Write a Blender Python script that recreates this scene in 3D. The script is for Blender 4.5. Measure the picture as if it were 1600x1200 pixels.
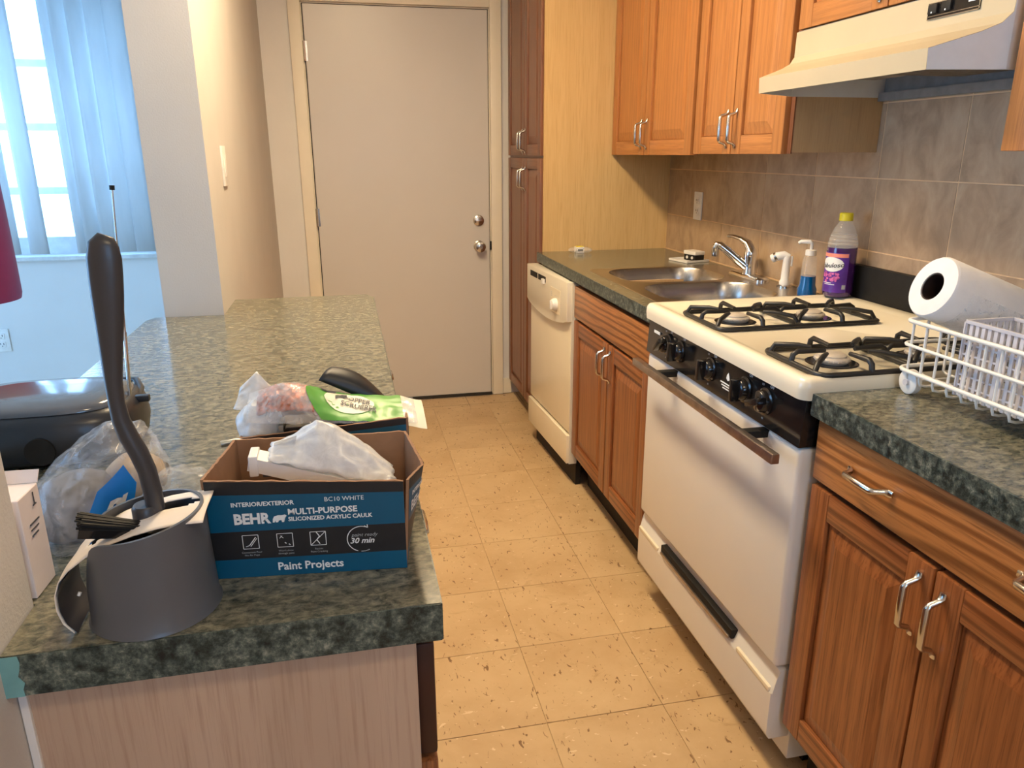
import bpy, bmesh, math, random
from mathutils import Vector, Matrix, noise

# ------------------------------------------------------------------ reset
for o in list(bpy.data.objects):
    bpy.data.objects.remove(o, do_unlink=True)
scene = bpy.context.scene
COL = scene.collection
PI = math.pi
V = Vector

# ------------------------------------------------------------------ camera
cam_d = bpy.data.cameras.new('camera')
cam = bpy.data.objects.new('camera', cam_d)
COL.objects.link(cam)
PITCH, YAW, ROLL, CAM_H = .2980, .2126, -.0027, 1.3452
fw = V((math.sin(YAW) * math.cos(PITCH), math.cos(YAW) * math.cos(PITCH), -math.sin(PITCH)))
rt = V((math.cos(YAW), -math.sin(YAW), 0))
up = rt.cross(fw)
r2 = rt * math.cos(ROLL) + up * math.sin(ROLL)
u2 = -rt * math.sin(ROLL) + up * math.cos(ROLL)
M = Matrix((r2, u2, -fw)).transposed().to_4x4()
M.translation = V((0, 0, CAM_H))
cam.matrix_world = M
cam_d.sensor_width = 36
cam_d.lens = 1175.36 / 1600 * 36
cam_d.clip_start = .02
scene.camera = cam

# ------------------------------------------------------------------ world: bright hazy daylight outside the windows
SKY_COL = (.29, .58, 1.0)
SKY_STR = 10.0
w = bpy.data.worlds.new('daylight')
scene.world = w
w.use_nodes = True
bg = w.node_tree.nodes['Background']
bg.inputs[0].default_value = (*SKY_COL, 1)
bg.inputs[1].default_value = SKY_STR

LAMP_COL = (1.0, .765, .47)
LAMP_STR = 60.0
LAMP2_STR = 46.0
LAMP2_POS = (.30, -.35)
LAMP_POS = (.13, 2.10)

# portals that guide sky light through the two dining room windows
def portal(loc, rot, sx, sy):
    ld = bpy.data.lights.new('window_portal', 'AREA')
    ld.shape = 'RECTANGLE'
    ld.size, ld.size_y = sx, sy
    ld.cycles.is_portal = True
    lo = bpy.data.objects.new('window_portal', ld)
    lo.location = loc
    lo.rotation_euler = rot
    COL.objects.link(lo)
portal((-1.70, 4.19, 1.50), (-PI / 2, 0, 0), 1.56, 1.32)      # looks -y into the room
portal((.30, -1.36, 1.55), (PI / 2, 0, 0), .7, .7)              # looks +y into the kitchen
portal((-3.49, 1.95, 1.15), (0, -PI / 2, 0), 2.1, 2.3)          # looks +x into the room

vs = scene.view_settings
vs.view_transform = 'Standard'
vs.look = 'None'
vs.exposure = 0.0
vs.gamma = 1.0
vs.use_curve_mapping = False

# ------------------------------------------------------------------ materials
MATS = {}

def lin(c):
    return tuple(((x / 255) / 12.92 if x / 255 <= .04045 else ((x / 255 + .055) / 1.055) ** 2.4) for x in c)

def new_mat(name):
    m = bpy.data.materials.new(name)
    m.use_nodes = True
    MATS[name] = m
    nt = m.node_tree
    return m, nt, nt.nodes['Principled BSDF']

def nd(nt, typ, **kw):
    n = nt.nodes.new(typ)
    for k, v in kw.items():
        setattr(n, k, v)
    return n

def tex_coord(nt, scale=(1, 1, 1), rnd=0.0):
    tc = nd(nt, 'ShaderNodeTexCoord')
    mp = nd(nt, 'ShaderNodeMapping')
    mp.inputs['Scale'].default_value = scale
    if rnd:
        oi = nd(nt, 'ShaderNodeObjectInfo')
        mul = nd(nt, 'ShaderNodeVectorMath', operation='SCALE')
        cx = nd(nt, 'ShaderNodeCombineXYZ')
        for i in range(3):
            nt.links.new(oi.outputs['Random'], cx.inputs[i])
        nt.links.new(cx.outputs[0], mul.inputs[0])
        mul.inputs['Scale'].default_value = rnd
        add = nd(nt, 'ShaderNodeVectorMath', operation='ADD')
        nt.links.new(tc.outputs['Object'], add.inputs[0])
        nt.links.new(mul.outputs[0], add.inputs[1])
        nt.links.new(add.outputs[0], mp.inputs['Vector'])
    else:
        nt.links.new(tc.outputs['Object'], mp.inputs['Vector'])
    return mp.outputs[0]

def noise_n(nt, vec, scale, detail=4, rough=.55, dist=0.0):
    n = nd(nt, 'ShaderNodeTexNoise')
    n.inputs['Scale'].default_value = scale
    n.inputs['Detail'].default_value = detail
    n.inputs['Roughness'].default_value = rough
    n.inputs['Distortion'].default_value = dist
    nt.links.new(vec, n.inputs['Vector'])
    return n.outputs['Fac']

def ramp(nt, fac, stops):
    r = nd(nt, 'ShaderNodeValToRGB')
    el = r.color_ramp.elements
    while len(el) < len(stops):
        el.new(.5)
    for e, (p, c) in zip(el, stops):
        e.position = p
        e.color = (*c, 1)
    nt.links.new(fac, r.inputs[0])
    return r.outputs[0]

def mixc(nt, fac, a, b, blend='MIX'):
    m = nd(nt, 'ShaderNodeMix', data_type='RGBA', blend_type=blend)
    for sock, v in ((m.inputs[0], fac), (m.inputs[6], a), (m.inputs[7], b)):
        if hasattr(v, 'links') or isinstance(v, bpy.types.NodeSocket):
            nt.links.new(v, sock)
        elif isinstance(v, (int, float)):
            sock.default_value = v
        else:
            sock.default_value = (*v, 1)
    return m.outputs[2]

def bump(nt, b, height, strength=.2, dist=.002):
    n = nd(nt, 'ShaderNodeBump')
    n.inputs['Strength'].default_value = strength
    n.inputs['Distance'].default_value = dist
    nt.links.new(height, n.inputs['Height'])
    nt.links.new(n.outputs[0], b.inputs['Normal'])

def plain(name, col, rough=.5, metal=0.0, var=.06, nscale=30, bstr=0.0, bscale=120, bdist=.001, coat=0.0, spec=.5):
    """solid colour with slight procedural mottling"""
    m, nt, b = new_mat(name)
    vec = tex_coord(nt)
    f = noise_n(nt, vec, nscale, 3)
    lo = tuple(max(0, c * (1 - var)) for c in col)
    hi = tuple(min(1, c * (1 + var)) for c in col)
    nt.links.new(ramp(nt, f, [(.3, lo), (.7, hi)]), b.inputs['Base Color'])
    b.inputs['Roughness'].default_value = rough
    b.inputs['Metallic'].default_value = metal
    b.inputs['Specular IOR Level'].default_value = spec
    b.inputs['Coat Weight'].default_value = coat
    b.inputs['Coat Roughness'].default_value = .08
    if bstr:
        bump(nt, b, noise_n(nt, vec, bscale, 4), bstr, bdist)
    return m

def wood(name, dark, mid, light, axis='z', rough=.38, stretch=16.0, figure=.5, wscale=.8, wdist=9.0):
    m, nt, b = new_mat(name)
    s = [stretch] * 3
    s['xyz'.index(axis)] = 1.0
    vec = tex_coord(nt, tuple(s), rnd=7.0)
    broad = noise_n(nt, vec, 1.1, 3, .5, .6)
    wv = nd(nt, 'ShaderNodeTexWave', wave_type='BANDS', bands_direction='Y' if axis != 'y' else 'Z')
    wv.inputs['Scale'].default_value = wscale
    wv.inputs['Distortion'].default_value = wdist
    wv.inputs['Detail'].default_value = 2.0
    wv.inputs['Detail Scale'].default_value = .5
    nt.links.new(vec, wv.inputs['Vector'])
    s2 = [150.0] * 3
    s2['xyz'.index(axis)] = 5.0
    vec2 = tex_coord(nt, tuple(s2), rnd=7.0)
    fine = noise_n(nt, vec2, 1.6, 4, .6)
    base = ramp(nt, broad, [(.30, mid), (.72, light)])
    wmask = ramp(nt, wv.outputs['Fac'], [(.45, (0, 0, 0)), (.95, (figure, figure, figure))])
    c1 = mixc(nt, wmask, base, dark)
    fmask = ramp(nt, fine, [(.48, (0, 0, 0)), (.70, (.7, .7, .7))])
    c2 = mixc(nt, fmask, c1, dark)
    nt.links.new(c2, b.inputs['Base Color'])
    b.inputs['Roughness'].default_value = rough
    b.inputs['Coat Weight'].default_value = .15
    b.inputs['Coat Roughness'].default_value = .25
    bump(nt, b, fine, .08, .0008)
    return m

# cabinets
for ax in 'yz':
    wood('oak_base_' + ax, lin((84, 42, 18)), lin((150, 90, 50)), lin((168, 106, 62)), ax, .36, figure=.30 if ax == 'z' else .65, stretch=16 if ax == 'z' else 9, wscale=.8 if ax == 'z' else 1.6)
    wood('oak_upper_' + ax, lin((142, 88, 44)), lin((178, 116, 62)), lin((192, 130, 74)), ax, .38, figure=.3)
    wood('oak_pantry_' + ax, lin((88, 52, 34)), lin((128, 80, 54)), lin((142, 92, 62)), ax, .38, figure=.3)
wood('oak_drawer_y', lin((112, 64, 30)), lin((172, 110, 60)), lin((194, 132, 76)), 'y', .34, stretch=6, figure=.8, wscale=2.0, wdist=15)
wood('maple_panel', lin((196, 158, 102)), lin((210, 176, 120)), lin((218, 186, 130)), 'z', .5, figure=.10)
wood('end_veneer', lin((168, 138, 116)), lin((186, 158, 134)), lin((196, 168, 144)), 'z', .55, figure=.12)
wood('cabinet_side', lin((172, 140, 100)), lin((186, 154, 112)), lin((194, 162, 120)), 'z', .5, figure=.08)
plain('cabinet_dark', lin((58, 26, 14)), .5)
plain('toe_dark', lin((28, 20, 14)), .7)

# room
plain('wall_paint', (.60, .565, .525), .75, bstr=.3, bscale=230, bdist=.002, var=.03, nscale=4)
plain('wall_plain', (.76, .735, .70), .7, bstr=.25, bscale=60, bdist=.002, var=.03, nscale=3)
plain('ceiling_paint', (.80, .78, .74), .85, var=.02)
plain('door_paint', (.645, .61, .57), .34, var=.015, nscale=3)
plain('trim_paint', (.84, .765, .62), .45, var=.03, nscale=6)
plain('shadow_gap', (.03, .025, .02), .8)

def floor_mat(name, joints):
    m, nt, b = new_mat(name)
    vec = tex_coord(nt, (1, 1, 1), rnd=11.0)
    cloud = noise_n(nt, vec, 5, 5, .6, .4)
    base = ramp(nt, cloud, [(.25, lin((186, 154, 112))), (.55, lin((202, 172, 130))), (.8, lin((210, 182, 140)))])
    v2 = tex_coord(nt, (90, 40, 60), rnd=11.0)
    d = noise_n(nt, v2, 1, 2, .5, .8)
    c = mixc(nt, ramp(nt, d, [(.655, (0, 0, 0)), (.70, (.85, .85, .85))]), base, lin((108, 72, 38)))
    v3 = tex_coord(nt, (46, 80, 60), rnd=23.0)
    l = noise_n(nt, v3, 1, 2, .5, .6)
    c = mixc(nt, ramp(nt, l, [(.69, (0, 0, 0)), (.73, (.6, .6, .6))]), c, lin((236, 216, 180)))
    v4 = tex_coord(nt, (1, 1, 1), rnd=3.0)
    st = noise_n(nt, v4, 9, 6, .7, 1.2)
    c = mixc(nt, ramp(nt, st, [(.60, (0, 0, 0)), (.78, (.5, .5, .5))]), c, lin((138, 98, 58)))
    if joints:
        br = nd(nt, 'ShaderNodeTexBrick')
        br.offset = 0
        br.inputs['Scale'].default_value = 1
        br.inputs['Brick Width'].default_value = .3048
        br.inputs['Row Height'].default_value = .3048
        br.inputs['Mortar Size'].default_value = .0012
        tcv = nd(nt, 'ShaderNodeTexCoord')
        nt.links.new(tcv.outputs['Object'], br.inputs['Vector'])
        c = mixc(nt, br.outputs['Fac'], c, lin((80, 54, 30)))
    nt.links.new(c, b.inputs['Base Color'])
    b.inputs['Roughness'].default_value = .42
    bump(nt, b, noise_n(nt, vec, 25, 4), .08, .002)
    return m
floor_mat('floor_tile', False)
floor_mat('floor_base', True)
plain('floor_joint', lin((86, 60, 34)), .8)

def wall_tile_mat():
    m, nt, b = new_mat('wall_tile')
    vec = tex_coord(nt, (1, 1, .6), rnd=9.0)
    f = noise_n(nt, vec, 14, 6, .62, .5)
    c = ramp(nt, f, [(.25, lin((144, 120, 96))), (.5, lin((174, 148, 120))), (.75, lin((192, 168, 138)))])
    nt.links.new(c, b.inputs['Base Color'])
    b.inputs['Roughness'].default_value = .4
    bump(nt, b, f, .05, .002)
wall_tile_mat()
plain('tile_grout', lin((222, 190, 148)), .8)

def laminate():
    m, nt, b = new_mat('laminate')
    vec = tex_coord(nt, (.62, 1.0, 1.0))
    f = noise_n(nt, vec, 95, 8, .72, .4)
    c = ramp(nt, f, [(.30, lin((34, 38, 34))), (.43, lin((86, 88, 76))), (.53, lin((118, 115, 98))), (.64, lin((144, 138, 116))), (.8, lin((162, 154, 130)))])
    f2 = noise_n(nt, vec, 42, 7, .72, .3)
    c = mixc(nt, ramp(nt, f2, [(.50, (0, 0, 0)), (.70, (.75, .75, .75))]), c, lin((42, 44, 38)))
    nt.links.new(c, b.inputs['Base Color'])
    b.inputs['Roughness'].default_value = .18
    b.inputs['Specular IOR Level'].default_value = .75
    bump(nt, b, f, .02, .001)
    m2, nt2, b2 = new_mat('laminate_edge')
    vec = tex_coord(nt2)
    f = noise_n(nt2, vec, 80, 9, .74, .1)
    c = ramp(nt2, f, [(.36, lin((16, 22, 21))), (.46, lin((46, 58, 54))), (.56, lin((88, 98, 90))), (.68, lin((150, 152, 136)))])
    nt2.links.new(c, b2.inputs['Base Color'])
    b2.inputs['Roughness'].default_value = .35
laminate()

# appliances and metal
plain('enamel_white', (.80, .775, .73), .22, var=.015, nscale=5, coat=.2)
plain('enamel_side', (.70, .70, .69), .35, var=.03)
plain('enamel_cream', (.85, .765, .585), .22, var=.02, nscale=5, coat=.2)
plain('bisque', (.80, .745, .62), .32, var=.02, nscale=6)
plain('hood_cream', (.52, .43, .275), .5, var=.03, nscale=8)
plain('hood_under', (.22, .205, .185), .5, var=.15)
plain('hood_filter', (.10, .085, .07), .7, var=.4, nscale=60)
plain('black_gloss', (.012, .011, .011), .16, var=.2)
plain('black_matte', (.014, .013, .012), .6, var=.2, spec=.25)
plain('cast_iron', (.016, .015, .014), .42, var=.25)
plain('burner_alloy', (.62, .55, .46), .5, .3, var=.15)
plain('chrome', (.80, .80, .80), .08, 1.0, var=.01)
plain('nickel', (.66, .63, .58), .22, 1.0, var=.03)
plain('handle_steel', (.42, .35, .30), .28, .9, var=.2, nscale=40)
plain('white_plastic', (.82, .80, .76), .35, var=.02)
plain('wire_white', (.86, .83, .76), .35, var=.03)
plain('basket_grey', (.62, .60, .63), .4, var=.04)
plain('print_white', (.80, .82, .82), .6, var=.03)
plain('print_grey', (.42, .45, .46), .6, var=.03)
plain('print_dark', (.06, .06, .07), .6)
def steel():
    m, nt, b = new_mat('brushed_steel')
    vec = tex_coord(nt, (8, 300, 60))
    f = noise_n(nt, vec, 1, 3)
    nt.links.new(ramp(nt, f, [(.3, (.40, .37, .34)), (.7, (.52, .49, .45))]), b.inputs['Base Color'])
    b.inputs['Metallic'].default_value = 1
    b.inputs['Roughness'].default_value = .27
    bump(nt, b, f, .03, .0005)
steel()

# small things
plain('cardboard', lin((150, 112, 82)), .85, var=.08, nscale=50)
plain('cardboard_edge', lin((188, 158, 124)), .9, var=.1, nscale=200)
plain('box_black', (.014, .014, .016), .45, var=.15)
plain('box_blue', (.0, .085, .17), .40, var=.05)
plain('brush_grey', lin((88, 90, 94)), .36, var=.03)
plain('brush_handle', lin((58, 57, 60)), .36, var=.04)
plain('paper_tag', (.80, .72, .63), .7, var=.03)
plain('paper_tag_dark', (.05, .045, .05), .6)
plain('paper_white', (.84, .81, .77), .9, var=.03, bstr=.35, bscale=160, bdist=.002)
plain('carton_pink', (.80, .70, .66), .6, var=.03)
plain('radio_black', (.022, .024, .03), .30, var=.1)
plain('radio_lid', (.10, .11, .13), .14, var=.05, coat=.5)
plain('logo_blue', (.0, .19, .62), .4, var=.04)
plain('grey_cloth', lin((92, 88, 84)), .8, var=.3, nscale=35)
plain('tan_cloth', lin((168, 146, 118)), .8, var=.15, nscale=35)
plain('dark_brown', lin((46, 32, 28)), .5, var=.2)
plain('copper', (.44, .15, .085), .4, .4, var=.6, nscale=160)
plain('label_green', (.10, .36, .05), .4, var=.12, nscale=25)
plain('label_cream', (.82, .78, .62), .5, var=.02)
plain('lamp_red', (.20, .006, .05), .5, var=.05)
plain('yellow_cap', (.80, .66, .02), .4)
plain('purple_liquid', (.045, .008, .11), .12, coat=.5)
plain('purple_label', (.10, .025, .30), .35, var=.3, nscale=20)
plain('label_coral', (.85, .28, .20), .4)
plain('flower_pink', (.55, .12, .36), .5, var=.5, nscale=160)
plain('teal_paint', (.16, .36, .36), .5, var=.15)
plain('rod_grey', (.30, .31, .29), .35, .6)
plain('sill_marble', (.72, .72, .70), .3, var=.12, nscale=25)
plain('mullion_white', (.78, .80, .82), .5)
plain('outlet_plate', (.86, .83, .79), .35)

def film(name, col, alpha, rough=.12, lo=.45, hi=1.6):
    m, nt, b = new_mat(name)
    vec = tex_coord(nt)
    f = noise_n(nt, vec, 60, 5, .6, 1.0)
    b.inputs['Base Color'].default_value = (*col, 1)
    b.inputs['Roughness'].default_value = rough
    rr = ramp(nt, f, [(.35, (alpha * lo,) * 3), (.70, (min(1, alpha * hi),) * 3)])
    nt.links.new(rr, b.inputs['Alpha'])
    bump(nt, b, f, .35, .002)
    return m
film('film_clear', (.85, .87, .90), .22)
film('film_white', (.88, .87, .84), .74, .25, .88, 1.12)
film('film_grey', (.55, .53, .52), .40)
film('bottle_clear', (.80, .78, .72), .20, .05, .8, 1.2)
plain('blue_soap', (.0, .10, .34), .12, var=.05, coat=.5)
film('window_glass', (.9, .95, 1.0), .05, .02)

def slat_mat():
    m, nt, b = new_mat('blind_slat')
    vec = tex_coord(nt, (1, 1, .2))
    f = noise_n(nt, vec, 20, 2)
    c = ramp(nt, f, [(.3, (.74, .75, .75)), (.7, (.80, .81, .81))])
    tr = nd(nt, 'ShaderNodeBsdfTranslucent')
    mx = nd(nt, 'ShaderNodeMixShader')
    mx.inputs[0].default_value = .30
    nt.links.new(c, b.inputs['Base Color'])
    nt.links.new(c, tr.inputs['Color'])
    b.inputs['Roughness'].default_value = .5
    out = nt.nodes['Material Output']
    nt.links.new(b.outputs[0], mx.inputs[1])
    nt.links.new(tr.outputs[0], mx.inputs[2])
    nt.links.new(mx.outputs[0], out.inputs['Surface'])
slat_mat()

def emit(name, col, s):
    m, nt, b = new_mat(name)
    b.inputs['Base Color'].default_value = (.9, .9, .9, 1)
    b.inputs['Emission Color'].default_value = (*col, 1)
    b.inputs['Emission Strength'].default_value = s
emit('lamp_glow', LAMP_COL, LAMP_STR)
emit('lamp_glow_dim', LAMP_COL, LAMP2_STR)

# ------------------------------------------------------------------ mesh helpers
def nb():
    return bmesh.new()

def box(bm, x0, x1, y0, y1, z0, z1, bev=0.0, seg=2, T=None):
    x0, x1 = min(x0, x1), max(x0, x1)
    y0, y1 = min(y0, y1), max(y0, y1)
    z0, z1 = min(z0, z1), max(z0, z1)
    vs_ = [bm.verts.new((x, y, z)) for x in (x0, x1) for y in (y0, y1) for z in (z0, z1)]
    q = [(0, 1, 3, 2), (4, 6, 7, 5), (0, 4, 5, 1), (2, 3, 7, 6), (0, 2, 6, 4), (1, 5, 7, 3)]
    fs = [bm.faces.new([vs_[i] for i in f]) for f in q]
    if bev:
        es = list({e for f in fs for e in f.edges})
        r = bmesh.ops.bevel(bm, geom=es, offset=bev, segments=seg, profile=.6, affect='EDGES')
        vs_ = list({v for f in r['faces'] for v in f.verts} | {v for v in vs_ if v.is_valid})
    if T is not None:
        bmesh.ops.transform(bm, matrix=T, verts=[v for v in vs_ if v.is_valid])
    return bm

def frame(d, upv=None):
    d = d.normalized()
    a = upv if upv is not None else (V((0, 0, 1)) if abs(d.z) < .95 else V((1, 0, 0)))
    s = d.cross(a)
    if s.length < 1e-6:
        s = d.cross(V((0, 1, 0)))
    s.normalize()
    return s, s.cross(d).normalized()

def tube(bm, pts, r, n=8, closed=False, ry=None, upv=None, cap=True):
    """sweep a circle (or ellipse: r across, ry along up) along points; r may be a list"""
    pts = [V(p) for p in pts]
    N = len(pts)
    rs = r if isinstance(r, (list, tuple)) else [r] * N
    rys = ry if isinstance(ry, (list, tuple)) else ([ry] * N if ry else rs)
    rings = []
    ps = None
    for i, p in enumerate(pts):
        if closed:
            d = pts[(i + 1) % N] - pts[i - 1]
        else:
            d = pts[min(i + 1, N - 1)] - pts[max(i - 1, 0)]
        if upv is not None or ps is None:
            s, u = frame(d, upv)
        else:
            dn = d.normalized()
            s = (ps - dn * ps.dot(dn)).normalized()
            u = s.cross(dn).normalized()
        ps = s
        rings.append([bm.verts.new(p + s * (rs[i] * math.cos(2 * PI * k / n)) + u * (rys[i] * math.sin(2 * PI * k / n))) for k in range(n)])
    for i in range(N if closed else N - 1):
        a, b = rings[i], rings[(i + 1) % N]
        for k in range(n):
            bm.faces.new((a[k], a[(k + 1) % n], b[(k + 1) % n], b[k]))
    if not closed and cap:
        bm.faces.new(rings[0][::-1])
        bm.faces.new(rings[-1])
    return bm

def lathe(bm, prof, c=(0, 0, 0), n=24, axis='z', cap=True):
    c = V(c)
    def pt(r, h, a):
        ca, sa = r * math.cos(a), r * math.sin(a)
        if axis == 'z':
            return c + V((ca, sa, h))
        if axis == 'x':
            return c + V((h, ca, sa))
        if axis == 'y':
            return c + V((ca, h, sa))
        d = V(axis).normalized()
        s, u = frame(d)
        return c + d * h + s * ca + u * sa
    rings = [[bm.verts.new(pt(max(r, 1e-5), h, 2 * PI * k / n)) for k in range(n)] for r, h in prof]
    for a, b in zip(rings, rings[1:]):
        for k in range(n):
            bm.faces.new((a[k], a[(k + 1) % n], b[(k + 1) % n], b[k]))
    if cap:
        bm.faces.new(rings[0][::-1])
        bm.faces.new(rings[-1])
    return bm

def prism(bm, poly, axis, a0, a1, bev=0.0):
    """extrude a 2-D polygon along axis; poly coords are the two other axes in xyz order"""
    def p3(u, v, a):
        return {'x': (a, u, v), 'y': (u, a, v), 'z': (u, v, a)}[axis]
    A = [bm.verts.new(p3(u, v, a0)) for u, v in poly]
    B = [bm.verts.new(p3(u, v, a1)) for u, v in poly]
    n = len(poly)
    fs = [bm.faces.new(A[::-1]), bm.faces.new(B)]
    for i in range(n):
        fs.append(bm.faces.new((A[i], A[(i + 1) % n], B[(i + 1) % n], B[i])))
    if bev:
        es = list({e for f in fs for e in f.edges})
        bmesh.ops.bevel(bm, geom=es, offset=bev, segments=2, profile=.6, affect='EDGES')
    return bm

def grid(bm, nu, nv, fn):
    vs_ = [[bm.verts.new(fn(i / nu, j / nv)) for j in range(nv + 1)] for i in range(nu + 1)]
    for i in range(nu):
        for j in range(nv):
            bm.faces.new((vs_[i][j], vs_[i + 1][j], vs_[i + 1][j + 1], vs_[i][j + 1]))
    return bm

ORIGIN = {}

def put(name, bm, mat, parent=None, smooth=35, origin=None, thick=0.0):
    """turn a bmesh built in world coordinates into ONE object; keep a sensible origin"""
    bmesh.ops.recalc_face_normals(bm, faces=bm.faces[:])
    if origin is None:
        if parent is not None:
            origin = ORIGIN[parent.name]
        else:
            xs = [v.co for v in bm.verts]
            origin = V(((min(v.x for v in xs) + max(v.x for v in xs)) / 2, (min(v.y for v in xs) + max(v.y for v in xs)) / 2, min(v.z for v in xs)))
    origin = V(origin)
    bmesh.ops.translate(bm, vec=-origin, verts=bm.verts[:])
    me = bpy.data.meshes.new(name)
    bm.to_mesh(me)
    bm.free()
    if smooth:
        for p in me.polygons:
            p.use_smooth = True
        me.set_sharp_from_angle(angle=math.radians(smooth))
    ms = mat if isinstance(mat, (list, tuple)) else [mat]
    for m in ms:
        me.materials.append(MATS[m])
    o = bpy.data.objects.new(name, me)
    COL.objects.link(o)
    if parent is not None:
        o.parent = parent
        o.location = origin - ORIGIN[parent.name]
    else:
        o.location = origin
    ORIGIN[o.name] = origin
    if thick:
        md = o.modifiers.new('thickness', 'SOLIDIFY')
        md.thickness = thick
        md.offset = 0
    return o

def tag(o, label, cat, group=None):
    o['label'] = label
    o['category'] = cat
    if group:
        o['group'] = group
    return o

def thing(name, loc, label, cat, group=None):
    o = bpy.data.objects.new(name, None)
    o.empty_display_size = .05
    COL.objects.link(o)
    o.location = loc
    ORIGIN[o.name] = V(loc)
    return tag(o, label, cat, group)

def struct(name, bm, mat, smooth=0):
    o = put(name, bm, mat, smooth=smooth, origin=(0, 0, 0))
    o['kind'] = 'structure'
    return o

def dup_mesh(src, name, parent, loc):
    """object sharing src's mesh data, at world location loc"""
    o = bpy.data.objects.new(name, src.data)
    COL.objects.link(o)
    o.parent = parent
    o.location = V(loc) - ORIGIN[parent.name]
    ORIGIN[o.name] = V(loc)
    return o

def text_bm(s, size, O, U, W, align='LEFT', bold=0.0, shear=0.0, fn=None, sx=1.0):
    """flat lettering: O origin, U right, W up (world)"""
    cu = bpy.data.curves.new('lettering', 'FONT')
    cu.body = s
    cu.size = size
    cu.align_x = align
    cu.offset = bold
    cu.shear = shear
    cu.resolution_u = 2
    ob = bpy.data.objects.new('lettering_tmp', cu)
    COL.objects.link(ob)
    dg = bpy.context.evaluated_depsgraph_get()
    me = bpy.data.meshes.new_from_object(ob.evaluated_get(dg))
    bpy.data.objects.remove(ob)
    bpy.data.curves.remove(cu)
    bm = nb()
    bm.from_mesh(me)
    bpy.data.meshes.remove(me)
    O, U, W = V(O), V(U).normalized(), V(W).normalized()
    for v in bm.verts:
        v.co = fn(v.co.x * sx, v.co.y) if fn else O + U * (v.co.x * sx) + W * v.co.y
    return bm

def plane_poly(bm, pts):
    bm.faces.new([bm.verts.new(p) for p in pts])
    return bm

# ------------------------------------------------------------------ room
XW, YD, CEIL = 1.4817, 4.126, 2.44
XWALL_L, XWALL_R = -.5044, -.3506      # dividing wall
YB = -1.3                              # wall behind the camera
XO = -3.4                              # outer dining wall

floor = struct('floor', box(nb(), XO, XW + .1, YB, YD + .1, -.06, -.003), 'floor_base')
TS = .3048
tb = box(nb(), -TS / 2 + .0009, TS / 2 - .0009, -TS / 2 + .0009, TS / 2 - .0009, -.003, 0, .0006, 1)
tile0 = None
TX, TY = .7093, 1.4771
random.seed(4)
for i in range(-3, 1):
    for j in range(-7, 9):
        cx, cy = TX + (i + .5) * TS, TY + (j + .5) * TS
        if cy + TS / 2 > YD + .02:
            continue
        if tile0 is None:
            tile0 = put('floor_tile', tb, 'floor_tile', floor, smooth=0, origin=(0, 0, 0))
            tile0.location = (cx, cy, 0)
        else:
            dup_mesh(tile0, 'floor_tile', floor, (cx, cy, random.uniform(-.0004, .0003)))

struct('ceiling', box(nb(), XO, XW + .1, YB, YD + .1, CEIL, CEIL + .1), 'ceiling_paint')
wall_right = struct('wall_right', box(nb(), XW, XW + .12, YB, YD + .12, 0, CEIL), 'tile_grout')
# upper band of the wall is plain paint, the backsplash below carries tiles
box_up = box(nb(), XW - .004, XW, YB, 3.37, 1.55, CEIL)
put('painted_band', box_up, 'wall_plain', wall_right, smooth=0)
put('grout_bed', box(nb(), XW - .0046, XW, YB, 3.372, .86, 1.55), 'tile_grout', wall_right, smooth=0)
tile_w, tile_h = .298, .2015
tw = None
ys = [3.37 + .05 - tile_w * k for k in range(14)]
for k in range(13):
    y1, y0 = 3.126 + tile_w - tile_w * k, 3.126 - tile_w * k
    y1 = min(y1, 3.372)
    if y0 > 3.372 or y1 - y0 < .02:
        continue
    for z0, z1 in ((.870, 1.0715), (1.0715, 1.273), (1.273, 1.4745), (1.4745, 1.55)):
        full = abs(y1 - y0 - tile_w) < 1e-4 and abs(z1 - z0 - tile_h) < 1e-3
        c = V((XW, (y0 + y1) / 2, (z0 + z1) / 2))
        if full and tw is not None:
            dup_mesh(tw, 'wall_tile', wall_right, c)
            continue
        bm = box(nb(), XW - .006, XW, y0 + .0017, y1 - .0017, z0 + .0017, z1 - .0017, .0006, 1)
        t = put('wall_tile', bm, 'wall_tile', wall_right, smooth=0, origin=c)
        if full:
            tw = t

# back wall with door and window openings
DX0, DX1, DZ = -.1447, .7691, 2.04
WX0, WX1, WZ0, WZ1 = -2.48, -.90, .868, 2.14
bm = nb()
box(bm, XO, WX0, YD, YD + .12, 0, CEIL)
box(bm, WX0, WX1, YD, YD + .12, 0, WZ0)
box(bm, WX0, WX1, YD, YD + .12, WZ1, CEIL)
box(bm, WX1, DX0 - .02, YD, YD + .12, 0, CEIL)
box(bm, DX0 - .02, DX1 + .02, YD, YD + .12, DZ + .02, CEIL)
box(bm, DX1 + .02, XW + .12, YD, YD + .12, 0, CEIL)
struct('wall_back', bm, 'wall_plain')
# dividing wall: pass-through opening above the counter
bm = nb()
box(bm, XWALL_L, XWALL_R, 2.1956, YD, 0, CEIL)
box(bm, XWALL_L, XWALL_R, .7413, 2.1956, 0, .870)
box(bm, XWALL_L, -.3304, YB, .7413, 0, CEIL)
struct('wall_left', bm, 'wall_paint')
bm = nb()
box(bm, XO, -.05, YB - .12, YB, 0, CEIL)
box(bm, .65, XW + .12, YB - .12, YB, 0, CEIL)
box(bm, -.05, .65, YB - .12, YB, 0, 1.20)
box(bm, -.05, .65, YB - .12, YB, 1.90, CEIL)
struct('wall_front', bm, 'wall_plain')
bm = nb()
for x in (-.05, .62):
    box(bm, x, x + .03, YB - .09, YB - .04, 1.20, 1.90)
box(bm, -.05, .65, YB - .09, YB - .04, 1.20, 1.23)
box(bm, -.05, .65, YB - .09, YB - .04, 1.87, 1.90)
w3 = struct('window_3', bm, 'mullion_white')
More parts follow.
